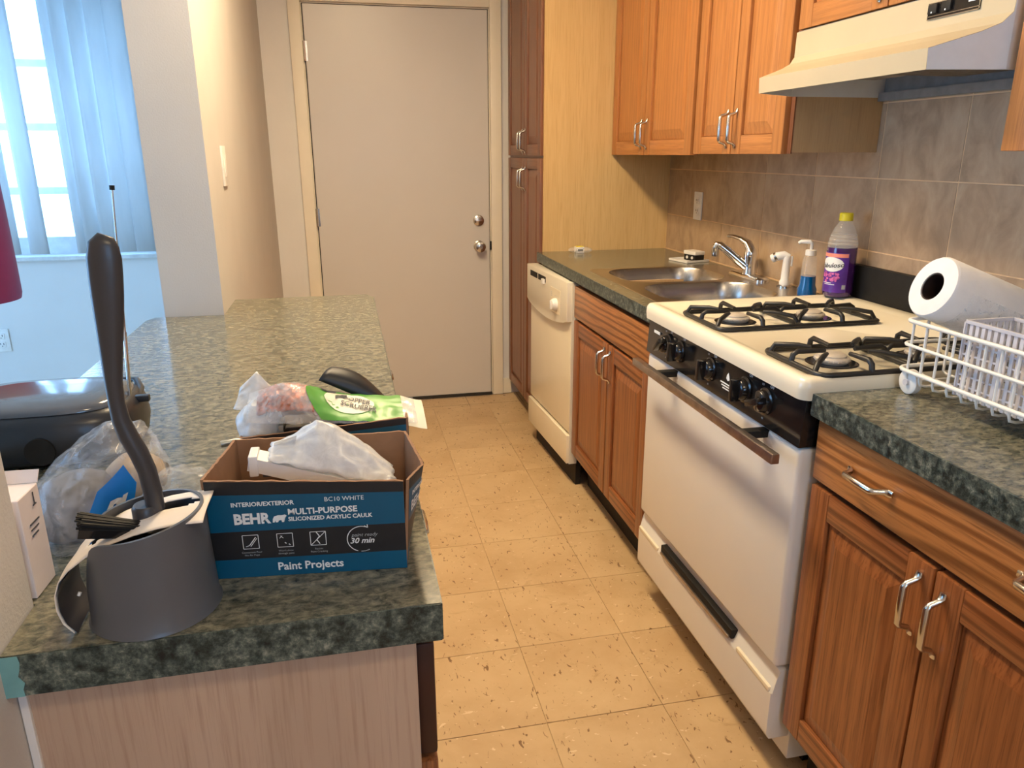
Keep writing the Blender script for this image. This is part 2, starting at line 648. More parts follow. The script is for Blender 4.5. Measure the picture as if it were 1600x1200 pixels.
put('pane', box(nb(), -.02, .62, YB - .067, YB - .063, 1.23, 1.87), 'window_glass', w3, smooth=0)
# outer dining wall with a wide patio window (out of frame, lights the dining room)
bm = nb()
box(bm, XO - .12, XO, YB, .9, 0, CEIL)
box(bm, XO - .12, XO, 3.0, YD + .12, 0, CEIL)
box(bm, XO - .12, XO, .9, 3.0, 2.3, CEIL)
struct('wall_outer', bm, 'wall_plain')
bm = nb()
for y in (.9, 1.93, 2.94):
    box(bm, XO - .09, XO - .03, y, y + .06, .03, 2.3)
box(bm, XO - .09, XO - .03, .9, 3.0, 0, .05)
box(bm, XO - .09, XO - .03, .9, 3.0, 2.25, 2.3)
w2 = struct('window_2', bm, 'mullion_white')
for y0, y1 in ((.96, 1.93), (1.99, 2.94)):
    put('pane', box(nb(), XO - .062, XO - .058, y0, y1, .05, 2.25), 'window_glass', w2, smooth=0)

# ------------------------------------------------------------------ entry door
bm = box(nb(), DX0 + .004, DX1 - .004, YD - .012, YD + .03, .014, DZ - .004, .002, 1)
door = struct('door_1', bm, 'door_paint')
def knob_prof(c, prof, n=24):
    return lathe(nb(), prof, c, n, 'y')
def rose(x, z):
    return lathe(nb(), [(.030, -.013), (.029, -.019), (.023, -.023), (.0, -.024)], (x, YD, z), 28, 'y')
bm = rose(.704, .995)
box(bm, .686, .722, YD - .040, YD - .022, .990, 1.000, .003)
put('deadbolt', bm, 'nickel', door)
bm = lathe(nb(), [(.031, -.013), (.030, -.018), (.018, -.024), (.012, -.034), (.013, -.044), (.025, -.050), (.030, -.062), (.026, -.072), (.014, -.077), (.0, -.077)], (.705, YD, .857), 32, 'y')
lathe(bm, [(.010, -.077), (.010, -.079), (0, -.079)], (.705, YD, .857), 16, 'y')
put('door_knob', bm, 'nickel', door)
for z in (1.824, 1.026, .24):
    bm = nb()
    tube(bm, [(DX0 - .001, YD - .016, z - .045), (DX0 - .001, YD - .016, z + .045)], .007, 10)
    box(bm, DX0 - .014, DX0 + .014, YD - .013, YD - .010, z - .045, z + .045)
    put('hinge', bm, 'nickel', door)
put('strike_plate', box(nb(), DX1 - .004, DX1 + .006, YD - .016, YD - .008, .835, .882, .002), 'black_matte', door)
put('threshold', box(nb(), DX0, DX1, YD - .02, YD + .05, 0, .013), 'shadow_gap', door)
# jamb and casing
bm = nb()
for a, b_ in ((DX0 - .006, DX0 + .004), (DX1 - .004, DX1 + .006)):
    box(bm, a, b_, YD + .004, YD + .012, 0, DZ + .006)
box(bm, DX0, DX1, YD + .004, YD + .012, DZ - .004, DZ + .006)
put('gap_shade_strip', bm, 'shadow_gap', door, smooth=0)  # near-black strips added to put shade into the gap around the door
bm = nb()
for a, b_ in ((DX0 - .02, DX0 - .001), (DX1 + .001, DX1 + .02)):
    box(bm, a, b_, YD - .001, YD + .1, 0, DZ + .02)
box(bm, DX0 - .02, DX1 + .02, YD - .001, YD + .1, DZ + .001, DZ + .02)
t1 = struct('trim_1', bm, 'trim_paint')
def casing(poly, y0, y1):
    return prism(nb(), poly, 'y', y0, y1, .003)
put('casing', box(nb(), DX0 - .065, DX0 - .006, YD - .022, YD, 0, DZ + .065, .004), 'trim_paint', t1)
put('casing', box(nb(), DX1 + .006, DX1 + .065, YD - .022, YD, 0, DZ + .065, .004), 'trim_paint', t1)
put('casing', box(nb(), DX0 - .006, DX1 + .006, YD - .021, YD, DZ + .006, DZ + .065, .004), 'trim_paint', t1)
struct('baseboard_back', box(nb(), DX1 + .066, .885, YD - .014, YD, 0, .09, .004), 'trim_paint')

# ------------------------------------------------------------------ dining window and blind
bm = nb()
FY0, FY1 = YD + .05, YD + .10
box(bm, WX0, WX0 + .05, FY0, FY1, WZ0, WZ1)
box(bm, WX1 - .05, WX1, FY0, FY1, WZ0, WZ1)
box(bm, WX0, WX1, FY0, FY1, WZ0, WZ0 + .085)
box(bm, WX0, WX1, FY0, FY1, WZ1 - .05, WZ1)
win = struct('window_1', bm, 'mullion_white')
mz = [1.175, 1.470, 1.752]
for z in mz:
    put('mullion', box(nb(), WX0 + .05, WX1 - .05, FY0 + .004, FY1 - .006, z - .018, z + .018, .004, 1), 'mullion_white', win, smooth=0)
put('mullion', box(nb(), -1.99, -1.95, FY0 + .002, FY1 - .004, WZ0 + .085, WZ1 - .05), 'mullion_white', win, smooth=0)
ez = [WZ0 + .085] + mz + [WZ1 - .05]
for a, b_ in zip(ez, ez[1:]):
    put('pane', box(nb(), WX0 + .05, WX1 - .05, FY0 + .022, FY0 + .026, a + .016, b_ - .016), 'window_glass', win, smooth=0)
t2 = struct('trim_2', box(nb(), WX0 - .04, WX1 + .02, YD - .035, YD + .05, WZ0 - .022, WZ0 - .0005, .004), 'sill_marble')

bl = thing('vertical_blind', (-1.7, 4.06, .9), 'pale vertical slat blind hanging in front of the bright window', 'blind')
put('head_rail', box(nb(), -2.5, -.88, 4.03, 4.08, 2.14, 2.19, .004), 'white_plastic', bl)
def slat(cx, width, ang, z0=.885):
    ca, sa = math.cos(ang), math.sin(ang)
    def f(u, v):
        t = (u - .5) * width
        bow = .010 * (1 - (2 * u - 1) ** 2)
        return V((cx + t * ca + bow * sa, 4.055 + t * sa - bow * ca, z0 + v * (2.14 - z0)))
    put('slat', grid(nb(), 6, 1, f), 'blind_slat', bl, thick=.0012)
for cx, wd, ang in ((-.975, .086, .12), (-1.052, .086, .15), (-1.128, .088, .38), (-1.198, .088, .42), (-1.250, .070, .60),
                    (-1.452, .100, -.30), (-1.578, .088, .15), (-1.66, .088, .3), (-1.74, .088, .3), (-1.82, .088, .3), (-1.90, .088, .3),
                    (-1.98, .088, .3), (-2.06, .088, .3), (-2.14, .088, .3), (-2.22, .088, .3), (-2.30, .088, .3), (-2.38, .088, .3)):
    slat(cx, wd, ang)

def outlet(name, c, n, label, kind='outlet'):
    """wall plate centred at c; n is 'x' or 'y' (faces minus that axis) or '+x'"""
    t = thing(name, c, label, 'outlet' if kind == 'outlet' else 'switch')
    def bx(u0, u1, d0, d1, z0, z1, bev=0):
        x, y, z = c
        if n == 'y':
            return box(nb(), x + u0, x + u1, y - d1, y - d0, z + z0, z + z1, bev)
        if n == 'x':
            return box(nb(), x - d1, x - d0, y + u0, y + u1, z + z0, z + z1, bev)
        return box(nb(), x + d0, x + d1, y + u0, y + u1, z + z0, z + z1, bev)
    put('plate', bx(-.036, .036, 0, .006, -.058, .058, .002), 'outlet_plate', t)
    if kind == 'outlet':
        for dz in (.021, -.021):
            r = put('receptacle', bx(-.017, .017, .005, .0085, dz - .014, dz + .014, .002), 'outlet_plate', t)
            for du in (-.007, .007):
                put('slot', bx(du - .0015, du + .0015, .0083, .009, dz - .002, dz + .008), 'print_dark', r, smooth=0)
            put('slot', bx(-.002, .002, .0083, .009, dz - .010, dz - .006), 'print_dark', r, smooth=0)
    else:
        put('toggle', bx(-.016, .016, .005, .008, -.032, .032, .002), 'outlet_plate', t)
    return t
outlet('wall_outlet', (-1.722, YD, .455), 'y', 'white outlet on the wall below the blinds')
outlet('wall_outlet', (XW - .006, 3.050, 1.127), 'x', 'white double outlet on the tiled backsplash')
outlet('light_switch', (XWALL_R, 2.487, 1.310), '+x', 'white light switch plate on the textured dividing wall', 'switch')

# ------------------------------------------------------------------ ceiling lamp (above the frame)
def ceiling_lamp(lx, ly, glow, label):
    cl = thing('ceiling_lamp', (lx, ly, CEIL - .05), label, 'lamp')
    put('rim', lathe(nb(), [(.175, -.001), (.18, -.03), (.172, -.046), (.158, -.046), (.155, -.030)], (lx, ly, CEIL), 40, cap=False), 'white_plastic', cl)
    put('diffuser', lathe(nb(), [(.156, -.030), (.14, -.040), (.10, -.046), (.05, -.049), (.0, -.05)], (lx, ly, CEIL), 40, cap=False), glow, cl)
fx_, fy_ = LAMP_POS
fl = thing('ceiling_fixture', (fx_, fy_, CEIL - .06), 'long warm fluorescent ceiling fixture above the kitchen aisle', 'lamp')
put('tray', box(nb(), fx_ - .13, fx_ + .13, fy_ - .63, fy_ + .63, CEIL - .03, CEIL - .0005), 'white_plastic', fl, smooth=0)
for e in (-1, 1):
    put('end_cap', box(nb(), fx_ - .12, fx_ + .12, fy_ + e * .60, fy_ + e * .63, CEIL - .062, CEIL - .03, .004), 'white_plastic', fl)
put('diffuser', prism(nb(), [(fx_ - .115, CEIL - .031), (fx_ - .105, CEIL - .046), (fx_ - .06, CEIL - .056), (fx_ + .06, CEIL - .056), (fx_ + .105, CEIL - .046), (fx_ + .115, CEIL - .031)], 'y', fy_ - .599, fy_ + .599), 'lamp_glow', fl)
ceiling_lamp(*LAMP2_POS, 'lamp_glow_dim', 'dimmer round ceiling lamp behind the viewer')

# ------------------------------------------------------------------ red pendant in the dining room
px_, py_ = -1.020, 2.3
pl = thing('pendant_lamp', (px_, py_, .97), 'dark red drum lamp shade hanging in front of the blinds', 'lamp')
put('lamp_shade', lathe(nb(), [(.012, .46), (.10, .455), (.116, .44), (.121, .40), (.124, .25), (.1255, .10), (.1255, .015), (.122, .0), (.118, .004), (.119, .10), (.117, .40)], (px_, py_, .962), 40, cap=False), 'lamp_red', pl, smooth=60)
put('cord', tube(nb(), [(px_, py_, 1.42), (px_, py_, CEIL - .02)], .004, 6), 'black_matte', pl)
put('canopy', lathe(nb(), [(.05, -.001), (.05, -.015), (.012, -.025)], (px_, py_, CEIL), 20), 'black_matte', pl)

# ------------------------------------------------------------------ cabinet parts
def pull(bm, c, axis, d, L=.115, S=.028, scale=1.0):
    """wire pull: c centre on the surface, axis 'z' or 'y' along its length, d = unit normal out of the surface"""
    c, d = V(c), V(d)
    a = V((0, 0, 1)) if axis == 'z' else V((0, 1, 0))
    h = L / 2
    P = [(-h, .003), (-h + .008, .004), (-h + .014, .009), (-h + .019, S * .86), (-h + .024, S), (0, S * 1.02), (h - .024, S), (h - .019, S * .86), (h - .014, .009), (h - .008, .004), (h, .003)]
    R = [.0055, .0075, .0052, .0052, .0060, .0064, .0060, .0052, .0052, .0075, .0055]
    RY = [.0020, .0030, .0046, .0050, .0056, .0060, .0056, .0050, .0046, .0030, .0020]
    tube(bm, [c + a * t + d * s for t, s in P], R, 10, ry=RY, upv=d)
    return bm

def raised_door(cab, xf, y0, y1, z0, z1, wv, wh, sgn=-1, th=.020, st=.055, handle=None):
    """raised-panel door whose front face is at x=xf and faces sgn*x"""
    xb = xf - sgn * th
    y0, y1 = min(y0, y1), max(y0, y1)
    bm = nb()
    box(bm, xb, xf, y0, y0 + st, z0, z1, .003)
    box(bm, xb, xf, y1 - st, y1, z0, z1, .003)
    box(bm, xb, xf - sgn * .012, y0 + st - .005, y1 - st + .005, z0 + st - .005, z1 - st + .005)
    d = put('door', bm, wv, cab)
    for a, b_ in ((z0, z0 + st), (z1 - st, z1)):
        put('rail', box(nb(), xb, xf - sgn * .0006, y0 + st, y1 - st, a, b_, .003), wh, d)
    # raised panel
    a0, a1, c0, c1 = y0 + st + .002, y1 - st - .002, z0 + st + .002, z1 - st - .002
    bw = min(.034, (a1 - a0) * .28)
    bm = nb()
    xr = xf - sgn * .011
    xe = xf - sgn * .009
    xt = xf - sgn * .001
    loops = []
    for x, k in ((xr, 0), (xe, 0), (xt, bw), (xt, bw + .001)):
        loops.append([bm.verts.new((x, yy, zz)) for yy, zz in ((a0 + k, c0 + k), (a1 - k, c0 + k), (a1 - k, c1 - k), (a0 + k, c1 - k))])
    for A, B in zip(loops, loops[1:]):
        for k in range(4):
            bm.faces.new((A[k], A[(k + 1) % 4], B[(k + 1) % 4], B[k]))
    bm.faces.new(loops[-1])
    bm.faces.new(loops[0][::-1])
    put('raised_panel', bm, wv, d, smooth=0)
    if handle:
        hy, hz = handle
        put('handle', pull(nb(), (xf, hy, hz), 'z', (sgn, 0, 0)), 'nickel', d, smooth=60)
    return d

def drawer(cab, xf, y0, y1, z0, z1, wh, sgn=-1, handles=(), name='drawer'):
    d = put(name, box(nb(), xf - sgn * .02, xf, y0, y1, z0, z1, .004), wh, cab)
    for hy in handles:
        put('handle', pull(nb(), (xf, hy, (z0 + z1) / 2 + .004), 'y', (sgn, 0, 0)), 'nickel', d, smooth=60)
    return d

def cab_body(cab, x0, x1, y0, y1, z0, z1, mat, toe=None):
    bm = box(nb(), x0, x1, y0, y1, z0, z1)
    b_ = put('body', bm, mat, cab, smooth=0)
    if toe:
        put('toe_kick', box(nb(), x0 + toe, x1, y0, y1, 0, z0), 'toe_dark', cab, smooth=0)
    return b_

# tall pantry beside the door
XP = .879
c = thing('pantry_cabinet', (1.18, 3.70, 0), 'tall brown pantry cabinet beside the entry door with a tan side panel', 'cabinet')
cab_body(c, XP + .001, XW - .002, 3.384, 4.10, .085, 2.30, 'oak_pantry_z', .06)
put('side_panel', box(nb(), XP - .004, XW - .001, 3.372, 3.384, .0, 2.30), 'maple_panel', c, smooth=0)
for z0, z1, hz in ((1.333, 2.26, 1.40), (.10, 1.322, 1.225)):
    raised_door(c, XP - .016, 3.392, 3.700, z0, z1, 'oak_pantry_z', 'oak_pantry_y', st=.05, handle=(3.675, hz))
    raised_door(c, XP - .016, 3.706, 4.075, z0, z1, 'oak_pantry_z', 'oak_pantry_y', st=.05, handle=(3.731, hz))

# upper cabinets
def upper(y0, y1, ym, z0, label, hz=1.415, z1=2.12, hand=True, fill=0, sm='cabinet_side'):
    c = thing('wall_cabinet', (1.34, (y0 + y1) / 2, z0), label, 'cabinet')
    cab_body(c, 1.21, XW - .007, y0, y1, z0 + .004, z1, sm)
    # face frame
    bm = nb()
    box(bm, 1.206, 1.2105, y0, y1, z0 + .001, z1)
    put('face_frame', bm, 'oak_pantry_z', c, smooth=0)
    if ym:
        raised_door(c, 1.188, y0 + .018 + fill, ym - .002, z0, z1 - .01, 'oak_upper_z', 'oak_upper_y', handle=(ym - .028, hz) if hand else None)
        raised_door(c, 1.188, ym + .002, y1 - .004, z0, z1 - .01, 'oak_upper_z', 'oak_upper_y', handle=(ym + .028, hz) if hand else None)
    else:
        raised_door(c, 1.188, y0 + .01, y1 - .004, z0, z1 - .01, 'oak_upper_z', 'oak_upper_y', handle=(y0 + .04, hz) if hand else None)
    return c
upper(2.536, 3.370, 2.985, 1.336, 'honey oak double-door wall cabinet next to the tan pantry panel')
upper(1.953, 2.532, 2.262, 1.340, 'honey oak double-door wall cabinet between sink and range hood')
upper(1.240, 1.948, 1.600, 1.650, 'short oak wall cabinet directly above the range hood', hz=1.72)
upper(.62, 1.234, None, 1.346, 'oak wall cabinet cut off at the right edge beside the hood', hz=1.42)

# sink base and right base cabinets
XF = .868
c = thing('sink_base_cabinet', (1.17, 2.39, 0), 'red-brown oak base cabinet under the sink with two doors', 'cabinet')
cab_body(c, XF + .004, XW - .01, 2.010, 2.060, .15, .868, 'cabinet_side', .05)
put('body', box(nb(), XF + .004, XF + .05, 2.06, 2.788, .15, .868), 'cabinet_dark', c, smooth=0)
put('body', box(nb(), XF + .05, XW - .01, 2.745, 2.788, .15, .868), 'cabinet_side', c, smooth=0)
put('toe_kick', box(nb(), XF + .06, XF + .08, 2.06, 2.788, 0, .15), 'toe_dark', c, smooth=0)
drawer(c, XF - .016, 2.010, 2.788, .728, .852, 'oak_drawer_y', name='false_drawer')
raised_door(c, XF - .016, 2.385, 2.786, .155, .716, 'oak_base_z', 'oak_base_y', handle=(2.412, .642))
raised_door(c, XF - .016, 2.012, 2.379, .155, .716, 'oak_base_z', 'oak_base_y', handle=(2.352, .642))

c = thing('base_cabinet', (1.17, .85, 0), 'red-brown oak base cabinet right of the stove with a wide drawer', 'cabinet')
cab_body(c, XF + .004, XW - .01, .50, 1.192, .15, .870, 'cabinet_dark', .06)
drawer(c, XF - .016, .505, 1.190, .742, .860, 'oak_drawer_y', handles=(1.028, .668))
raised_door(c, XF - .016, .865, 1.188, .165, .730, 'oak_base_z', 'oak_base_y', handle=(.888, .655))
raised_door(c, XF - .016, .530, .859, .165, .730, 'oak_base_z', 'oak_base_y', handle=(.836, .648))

# ------------------------------------------------------------------ countertops
def top_with_edge(name, poly, z0, z1, label, edges):
    t = thing(name, (sum(p[0] for p in poly) / len(poly), sum(p[1] for p in poly) / len(poly), z0), label, 'countertop')
    put('slab', prism(nb(), poly, 'z', z0, z1 - .0008), 'laminate', t, smooth=0)
    return t
# sink counter, with a cut-out for the sink
XC = .846
SX0, SX1, SY0, SY1 = .905, 1.445, 2.060, 2.792
ct = thing('countertop', (1.16, 2.68, .871), 'green-grey laminate countertop around the double sink', 'countertop')
bm = nb()
box(bm, XC + .002, SX0 + .012, 1.992, 3.370, .871, .911)
box(bm, SX1 - .012, XW - .007, 1.992, 3.370, .871, .911)
box(bm, SX0 + .012, SX1 - .012, 1.992, SY0 + .012, .871, .911)
box(bm, SX0 + .012, SX1 - .012, SY1 - .012, 3.370, .871, .911)
put('slab', bm, 'laminate', ct, smooth=0)
put('edge_strip', box(nb(), XC - .001, XC + .002, 1.992, 3.370, .870, .9108), 'laminate_edge', ct, smooth=0)
put('caulk', tube(nb(), [(XW - .008, 1.995, .912), (XW - .008, 3.368, .912)], .004, 6), 'cardboard_edge', ct)

ct = thing('countertop', (1.16, .85, .871), 'green-grey laminate countertop right of the stove under the dish rack', 'countertop')
put('slab', box(nb(), XC - .004, XW - .007, .40, 1.196, .871, .911), 'laminate', ct, smooth=0)
put('edge_strip', box(nb(), XC - .008, XC - .004, .40, 1.196, .868, .9108), 'laminate_edge', ct, smooth=0)
put('edge_strip', box(nb(), XC - .008, XW - .01, 1.196, 1.1985, .870, .9108), 'laminate_edge', ct, smooth=0)

# peninsula
YN, YF, XL, ZL = .658, 2.430, .0685, .914
poly = [(-.3290, YN), (XL, YN), (XL, YF - .05), (XL - .02, YF), (-.3496, YF), (-.3496, 2.1946), (-.530, 2.1946), (-.546, 2.16), (-.546, .743), (-.3290, .743)]
ct = thing('countertop', (-.2, 1.5, .872), 'glossy green-grey laminate peninsula countertop with boxes on it', 'countertop')
put('slab', prism(nb(), poly, 'z', .872, ZL), 'laminate', ct, smooth=0)
put('edge_strip', box(nb(), -.329, XL, YN - .0015, YN, .871, ZL - .001), 'laminate_edge', ct, smooth=0)
put('edge_strip', box(nb(), XL, XL + .0015, YN, YF - .05, .871, ZL - .001), 'laminate_edge', ct, smooth=0)
bm = nb()
grid(bm, 6, 6, lambda u, v: V((-.3305 + u * (.016 + .006 * noise.noise(V((v * 5, 2, 0)))), YN - .0025, .871 + v * .043)))
put('paint_smear', bm, 'teal_paint', ct)

c = thing('peninsula_cabinet', (-.14, 1.0, 0), 'peninsula base cabinet with a beige veneered end panel facing the viewer', 'cabinet')
cab_body(c, -.326, .043, .682, 1.52, .10, .870, 'cabinet_dark')
put('end_panel', box(nb(), -.322, .043, .676, .682, 0, .8705), 'end_veneer', c, smooth=0)
put('corner_bead', box(nb(), -.3295, -.322, .672, .684, 0, .8705, .001), 'wall_plain', c, smooth=0)
put('toe_kick', box(nb(), -.32, -.02, .682, 1.52, 0, .10), 'toe_dark', c, smooth=0)
drawer(c, .063, .690, 1.512, .70, .845, 'cabinet_dark', sgn=1, handles=(1.1,))  # dark front: shade of the unlit near edge is put into the colour
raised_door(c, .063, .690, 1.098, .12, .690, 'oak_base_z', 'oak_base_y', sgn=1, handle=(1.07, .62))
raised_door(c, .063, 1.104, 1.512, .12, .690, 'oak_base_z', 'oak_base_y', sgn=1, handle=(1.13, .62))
c = thing('peninsula_cabinet', (-.14, 1.96, 0), 'peninsula base cabinet at the door end, below the counter', 'cabinet')
cab_body(c, -.326, .043, 1.525, 2.40, .10, .870, 'cabinet_dark')
put('toe_kick', box(nb(), -.32, -.02, 1.525, 2.40, 0, .10), 'toe_dark', c, smooth=0)
drawer(c, .063, 1.532, 2.392, .70, .845, 'cabinet_dark', sgn=1, handles=(1.96,))
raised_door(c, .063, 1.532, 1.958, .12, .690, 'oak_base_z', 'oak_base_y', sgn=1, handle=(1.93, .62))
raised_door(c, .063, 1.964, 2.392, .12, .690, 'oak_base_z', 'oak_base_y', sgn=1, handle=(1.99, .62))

# ------------------------------------------------------------------ dishwasher (sits slightly askew)
dw = thing('dishwasher', (1.12, 3.08, 0), 'cream built-in dishwasher between pantry and sink cabinet', 'dishwasher')
DA = math.atan2(.028, .57)
def DT(bm):
    R = Matrix.Translation(V((.848, 2.800, 0))) @ Matrix.Rotation(DA, 4, 'Z')
    bmesh.ops.transform(bm, matrix=R, verts=bm.verts[:])
    return bm
DWW = .566
put('body', box(nb(), .885, 1.44, 2.803, 3.368, .10, .866), 'black_matte', dw, smooth=0)
# control panel with a bowed lower edge: polygon in local (y,z) extruded along x
pp = [(0, .862), (0, .705)] + [(DWW * k / 12, .705 - .034 * math.sin(PI * k / 12) ** .8) for k in range(1, 12)] + [(DWW, .705), (DWW, .862)]
bm = prism(nb(), pp, 'x', -.022, .03, .004)
put('control_panel', DT(bm), 'bisque', dw)
put('door', DT(box(nb(), -.004, .03, .004, DWW - .004, .235, .71, .006)), 'enamel_cream', dw)
put('kick_plate', DT(box(nb(), -.014, .02, .0, DWW, .10, .225, .005)), 'enamel_cream', dw)
put('toe_kick', DT(box(nb(), .03, .05, .0, DWW, 0, .10)), 'toe_dark', dw, smooth=0)
put('side_strip', DT(box(nb(), -.003, .03, -.006, -.001, .10, .862)), 'bisque', dw, smooth=0)
for y0, y1 in ((.40, .505), (.28, .385)):
    put('vent_slot', DT(box(nb(), -.0235, -.0215, y0, y1, .818, .842)), 'black_matte', dw, smooth=0)
put('latch_slider', DT(box(nb(), -.034, -.021, .285, .315, .810, .832, .004)), 'white_plastic', dw)
put('dial_plate', DT(box(nb(), -.0235, -.0215, .085, .215, .715, .815, .002)), 'enamel_cream', dw, smooth=0)
bm = lathe(nb(), [(.026, 0), (.026, -.010), (.020, -.022), (0, -.023)], (-.022, .135, .752), 24, 'x')
box(bm, -.050, -.040, .131, .139, .734, .770, .002)
put('dial', DT(bm), 'white_plastic', dw)
bm = nb()
for k in range(9):
    a = k * .5 - .6
    box(bm, -.0242, -.0236, .135 + .036 * math.cos(a) - .003, .135 + .036 * math.cos(a) + .003, .752 + .036 * math.sin(a) - .001, .752 + .036 * math.sin(a) + .001)
for k in range(3):
    box(bm, -.0242, -.0236, .185, .21, .795 - k * .008, .797 - k * .008)
put('dial_marks', DT(bm), 'print_grey', dw, smooth=0)

# ------------------------------------------------------------------ stove
SYA, SYB = 1.204, 1.984        # near / far side
st = thing('stove', (1.15, (SYA + SYB) / 2, 0), 'white gas stove with four burners and black control panel', 'stove')
put('body', box(nb(), .886, 1.455, SYA, SYB, .045, .905, .004), 'enamel_side', st)
put('plinth', box(nb(), .95, 1.44, SYA + .03, SYB - .03, 0, .045), 'black_matte', st, smooth=0)
# cooktop: shell with raised rim and shallow well
CX0, CX1 = .818, 1.452
bm = nb()
def rr(x0, x1, y0, y1, r, z, n=6):
    out = []
    for cx, cy, a0 in ((x1 - r, y1 - r, 0), (x0 + r, y1 - r, 90), (x0 + r, y0 + r, 180), (x1 - r, y0 + r, 270)):
        for k in range(n + 1):
            a = math.radians(a0 + 90 * k / n)
            out.append((cx + r * math.cos(a), cy + r * math.sin(a), z))
    return out
def loft(bm, loops, cap0=True, cap1=True):
    L = [[bm.verts.new(p) for p in l] for l in loops]
    for A, B in zip(L, L[1:]):
        n = len(A)
        for k in range(n):
            bm.faces.new((A[k], A[(k + 1) % n], B[(k + 1) % n], B[k]))
    if cap0:
        bm.faces.new(L[0][::-1])
    if cap1:
        bm.faces.new(L[-1])
    return L
y0, y1 = SYA - .006, SYB + .006
loft(bm, [rr(CX0, CX1, y0, y1, .022, .896), rr(CX0 - .002, CX1, y0 - .001, y1 + .001, .023, .915), rr(CX0, CX1, y0, y1, .022, .930), rr(CX0 + .005, CX1 - .005, y0 + .005, y1 - .005, .020, .937),
          rr(CX0 + .014, CX1 - .014, y0 + .014, y1 - .014, .018, .939), rr(CX0 + .028, CX1 - .05, y0 + .026, y1 - .026, .02, .9375), rr(CX0 + .033, CX1 - .055, y0 + .031, y1 - .031, .02, .934)])
put('cooktop', bm, 'enamel_cream', st, smooth=50)
# control panel (leans back a little)
bm = prism(nb(), [(.826, .797), (.833, .900), (.886, .900), (.886, .797)], 'y', SYA + .002, SYB - .002, .003)
put('control_panel', bm, 'black_gloss', st)
PN = V((-.103, 0, .007)).normalized()
KY = [1.842, 1.762, 1.590, 1.425, 1.340]
for i, ky in enumerate(KY):
    kc = V((.8295, ky, .850))
    bm = nb()
    lathe(bm, [(.029, 0), (.029, .004), (.0245, .006), (.023, .018), (.020, .021), (0, .021)], kc, 24, tuple(PN))
    tilt = [0.9, .15, .1, .0, 1.2][i]
    T = Matrix.Translation(kc) @ Matrix.Rotation(tilt, 4, 'X')
    box(bm, -.037, -.012, -.0075, .0075, -.025, .025, .004, T=T)
    k = put('knob', bm, 'black_gloss', st, smooth=50)
    bm = nb()
    T = Matrix.Translation(kc) @ Matrix.Rotation(tilt, 4, 'X')
    box(bm, -.0366, -.0358, -.0008, .0008, .006, .018, T=T)
    put('knob_mark', bm, 'print_white', k, smooth=0)
# panel print
def ptxt(s, y, z, size, mat='print_white'):
    x = .8262 + (z - .797) * .0068 / .103 - .0006
    put('printed_text', text_bm(s, size, (x, y, z), (0, -1, 0), (0, 0, 1), 'CENTER'), mat, st, smooth=0)
for ky in KY:
    ptxt('OFF', ky - .016, .882, .0085)
for ky in (KY[0], KY[2], KY[4]):
    ptxt('LO', ky + .018, .880, .0065)
    ptxt('HI', ky + .004, .810, .0065)
bm = nb()
for k in range(3):
    box(bm, .8272, .8285, 1.485, 1.485 + .05 - k * .006, .836 - k * .006, .8385 - k * .006)
plane_poly(bm, [(.8278, 1.502, .846), (.8280, 1.494, .850), (.8284, 1.497, .858), (.8287, 1.502, .866), (.8285, 1.508, .859), (.8280, 1.510, .851)])
put('printed_note', bm, 'print_white', st, smooth=0)
put('brand_badge', box(nb(), .8275, .8288, 1.895, 1.935, .862, .870), 'print_white', st, smooth=0)
# oven door
od = put('oven_door', box(nb(), .832, .884, SYA + .004, SYB - .004, .292, .793, .010, 3), 'enamel_white', st)
hb = nb()
box(hb, .764, .782, 1.196, 1.930, .773, .794, .003)
h = put('oven_handle', hb, 'handle_steel', st)
for y in (1.335, 1.790):
    put('bracket', box(nb(), .780, .836, y - .012, y + .012, .775, .792, .003), 'black_matte', h)
# storage drawer with an inset grip
dr = nb()
prism(dr, [(.838, .105), (.830, .120), (.830, .225), (.846, .262), (.846, .283), (.886, .283), (.886, .105)], 'y', SYA + .004, SYB - .004, .004)
put('bottom_drawer', dr, 'enamel_white', st)
put('drawer_grip', box(nb(), .8285, .850, 1.385, 1.805, .240, .264, .003), 'black_matte', st)
gm = nb()
box(gm, .823, .829, 1.392, 1.798, .238, .246, .002)
put('grip_bar', gm, 'handle_steel', st)
put('trim_strip', box(nb(), .8285, .840, 1.83, SYB - .01, .226, .238, .003), 'enamel_cream', st)
put('trim_strip', box(nb(), .8285, .840, SYA + .012, 1.36, .226, .238, .003), 'enamel_cream', st)
# back guard
put('back_guard', box(nb(), 1.447, 1.471, SYA, SYB - .018, .90, 1.031, .003), 'black_matte', st)
# burners
BUR = [(.952, 1.715), (1.165, 1.715), (.952, 1.312), (1.165, 1.312)]
for bx_, by_ in BUR:
    b_ = put('burner_bowl', lathe(nb(), [(.052, .9345), (.049, .9355), (.042, .9350), (.0, .9348)], (bx_, by_, 0), 32), 'black_gloss', st)
    bm = lathe(nb(), [(.030, .935), (.034, .940), (.035, .944), (.033, .947), (.027, .948), (.027, .951), (.022, .954), (0, .955)], (bx_, by_, 0), 32)
    for k in range(24):
        a = 2 * PI * k / 24
        ca, sa = math.cos(a), math.sin(a)
        tube(bm, [(bx_ + .0345 * ca, by_ + .0345 * sa, .941), (bx_ + .0345 * ca, by_ + .0345 * sa, .945)], .0013, 5)
    put('burner', bm, 'burner_alloy', st, smooth=50)
